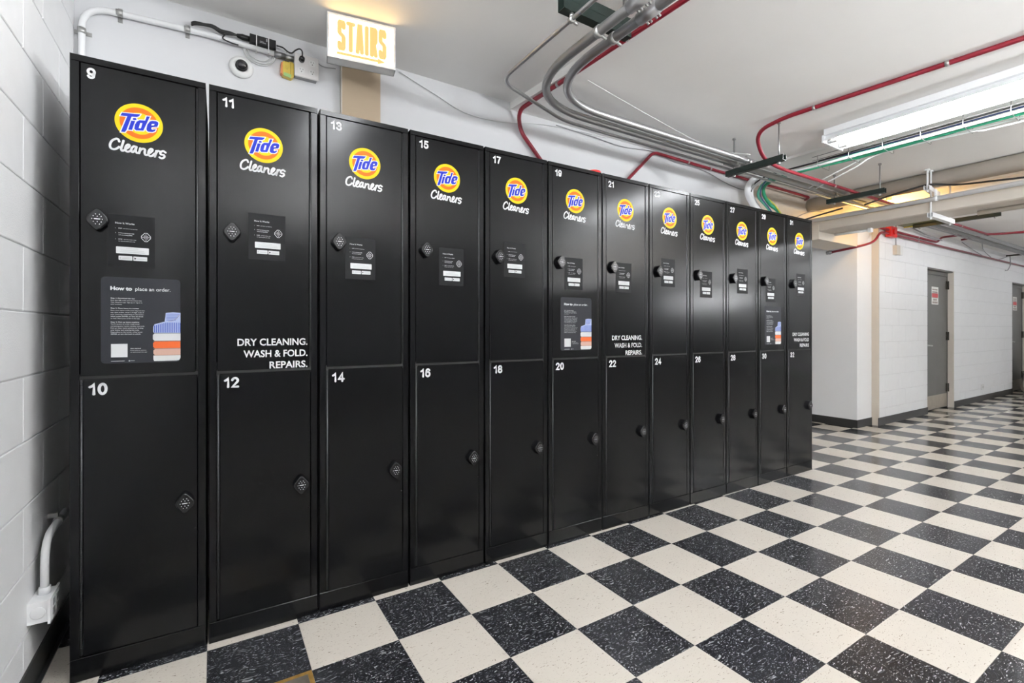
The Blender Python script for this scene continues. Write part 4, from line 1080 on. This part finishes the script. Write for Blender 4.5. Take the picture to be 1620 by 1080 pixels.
# white channel hangers of the duct
t = thing('duct_hanger', 'white channel hanger with rods below the beige duct', 'pipe hanger', (5.78, 1.665, 2.18), 'white channel hangers')
strut(t, (5.50, 1.665), (6.06, 1.665), 2.183, 2.224, 'paint_white')
for xx in (5.52, 6.0): rod(t, xx, 1.665, 2.165, ZC3, 0.008, 'paint_white')
t = thing('duct_hanger', 'white channel hanger under the large round beige pipe', 'pipe hanger', (5.6, 1.80, 2.41), 'white channel hangers')
strut(t, (5.42, 1.665), (5.80, 1.70), 2.415, 2.456, 'paint_white')
rod(t, 5.45, 1.668, 2.40, ZC3, 0.008, 'paint_white')
b = MB(); b.tube([(5.47,1.60,2.334),(5.47,1.63,2.334)], 0.026, 12); b.box(5.46,5.48,1.607,1.623,2.36,2.415); b.build('pipe_clip', 'paint_white', t)
# warm lamp behind the duct
lm = thing('warm_lamp', 'warm yellow lamp hidden above the beige duct', 'lamp', (6.12, 2.20, 2.47), None)
b = MB(); b.lathe([(0.0,0.0),(0.03,0.006),(0.036,0.03),(0.028,0.06),(0.018,0.075)], (6.12, 2.20, 2.47), 'z', 16); b.build('bulb', 'bulb_glow', lm)
b = MB(); b.lathe([(0.019,0.07),(0.024,0.085),(0.03,0.12),(0.05,0.133),(0.0,0.134)], (6.12, 2.20, 2.47), 'z', 16); b.build('holder', 'plastic_white', lm)
pd = bpy.data.lights.new('bulb_light', 'POINT'); pd.energy = 26; pd.color = (1.0, 0.58, 0.16); pd.shadow_soft_size = 0.04
po = bpy.data.objects.new('bulb_light', pd); COL.objects.link(po); po.parent = lm; po.location = (0, 0, -0.03)
# small tube light in the recess, olive fixture beyond
b = MB(); b.tube([(5.80,2.58,2.207),(5.84,2.27,2.207)], 0.014, 10)
st = tag(b.build('unlit_tube_lamp', 'plastic_white'), 'slim white tube lamp under the duct near the recess', 'lamp')
b = MB(); b.box(5.815, 5.868, 2.245, 2.275, 2.185, 2.2255); b.build('end_cap', 'fixture_white', st)
ol = thing('olive_fixture', 'unlit light fixture beyond the duct, yellow reflection painted in olive and yellow', 'ceiling light', (7.0, 2.1, 2.40), None)
b = MB(); b.box(6.75, 6.98, 2.0, 2.36, 2.385, 2.43); b.build('body', 'olive', ol)
b = MB(); b.box(6.98, 7.0, 2.0, 2.36, 2.375, 2.43); b.build('edge', 'yellow_reflection', ol)  # yellow reflection on the unlit fixture, put into its colours
# black cable over the beige pipes
cable('loose_cable', [(4.75,2.66,2.16),(5.05,2.45,2.28),(5.15,2.22,2.335)], 0.008, 'cable_black', 'black cable rising from behind the last locker to the green hanger', 'loose black cables')
cable('loose_cable', [(5.30,2.1,2.36),(5.40,1.95,2.42),(5.45,1.80,2.455),(5.50,1.66,2.475),(5.55,1.50,2.44),(5.50,1.25,2.40),(5.55,0.9,2.38),(5.6,0.2,2.38)], 0.008, 'cable_black', 'black cable looping over the white duct hanger', 'loose black cables')
cable('loose_cable', [(4.92,2.66,2.20),(5.12,2.62,2.33),(5.35,2.60,2.41),(5.6,2.6,2.44)], 0.005, 'cable_grey', 'grey wire curving beside the round beige pipe end', 'loose black cables')

# ================================================================== FAR RIGHT: SACKS BY THE SECOND DOOR
def sack(name, c, rx, ry, h, m, label, seed=1):
    """slumped bag: flat bottom, sagging folds, gathered and flared neck leaning to one side"""
    from mathutils import noise
    t = MB(); t.sm = True; n, rows = 32, 22; vs = []
    prof = [(0,.80),(.05,.95),(.20,1.0),(.40,.97),(.58,.86),(.70,.66),(.78,.42),(.84,.22),(.88,.17),(.93,.26),(1.0,.36)]
    for i in range(rows+1):
        q = i/rows
        for (q0, r0), (q1, r1) in zip(prof[:-1], prof[1:]):
            if q0 <= q <= q1: r = r0 + (r1-r0)*(q-q0)/(q1-q0)
        lean = max(0, q-0.4)**2*0.5
        for k in range(n):
            an = 2*PI*k/n; d = Vector((math.cos(an), math.sin(an), 0))
            p = Vector((d.x*1.3+seed*7, d.y*1.3, q*2.2))
            wob = 1 + 0.22*noise.noise(p*1.4) + 0.13*noise.noise(p*3.3) + (0.06 + 0.16*max(0, q-0.5))*math.sin(7*an+seed+3*noise.noise(p))
            if q < 0.06: wob = 1 + (wob-1)*0.5
            sag = 0.05*noise.noise(p*2.1+Vector((3,1,2)))*h*(1 if 0.1 < q < 0.95 else 0)
            vs.append((c[0]+rx*r*wob*d.x - lean*rx, c[1]+ry*r*wob*d.y, c[2]+h*q+sag))
    fs = [(i*n+k, i*n+(k+1)%n, (i+1)*n+(k+1)%n, (i+1)*n+k) for i in range(rows) for k in range(n)]
    fs.append(tuple(reversed(range(n)))); fs.append(tuple(range(rows*n, rows*n+n)))
    t.add(vs, fs)
    return tag(t.build(name, m), label, 'bag')
sack('cloth_sack', (12.74, 2.20, 0.001), 0.36, 0.30, 0.62, 'sack_fabric', 'pale cloth sack on the floor before the second grey door', 3)
sack('black_bag', (13.66, 2.20, 0.001), 0.36, 0.29, 0.95, 'plastic_black', 'black plastic bag standing behind the pale sack', 5)
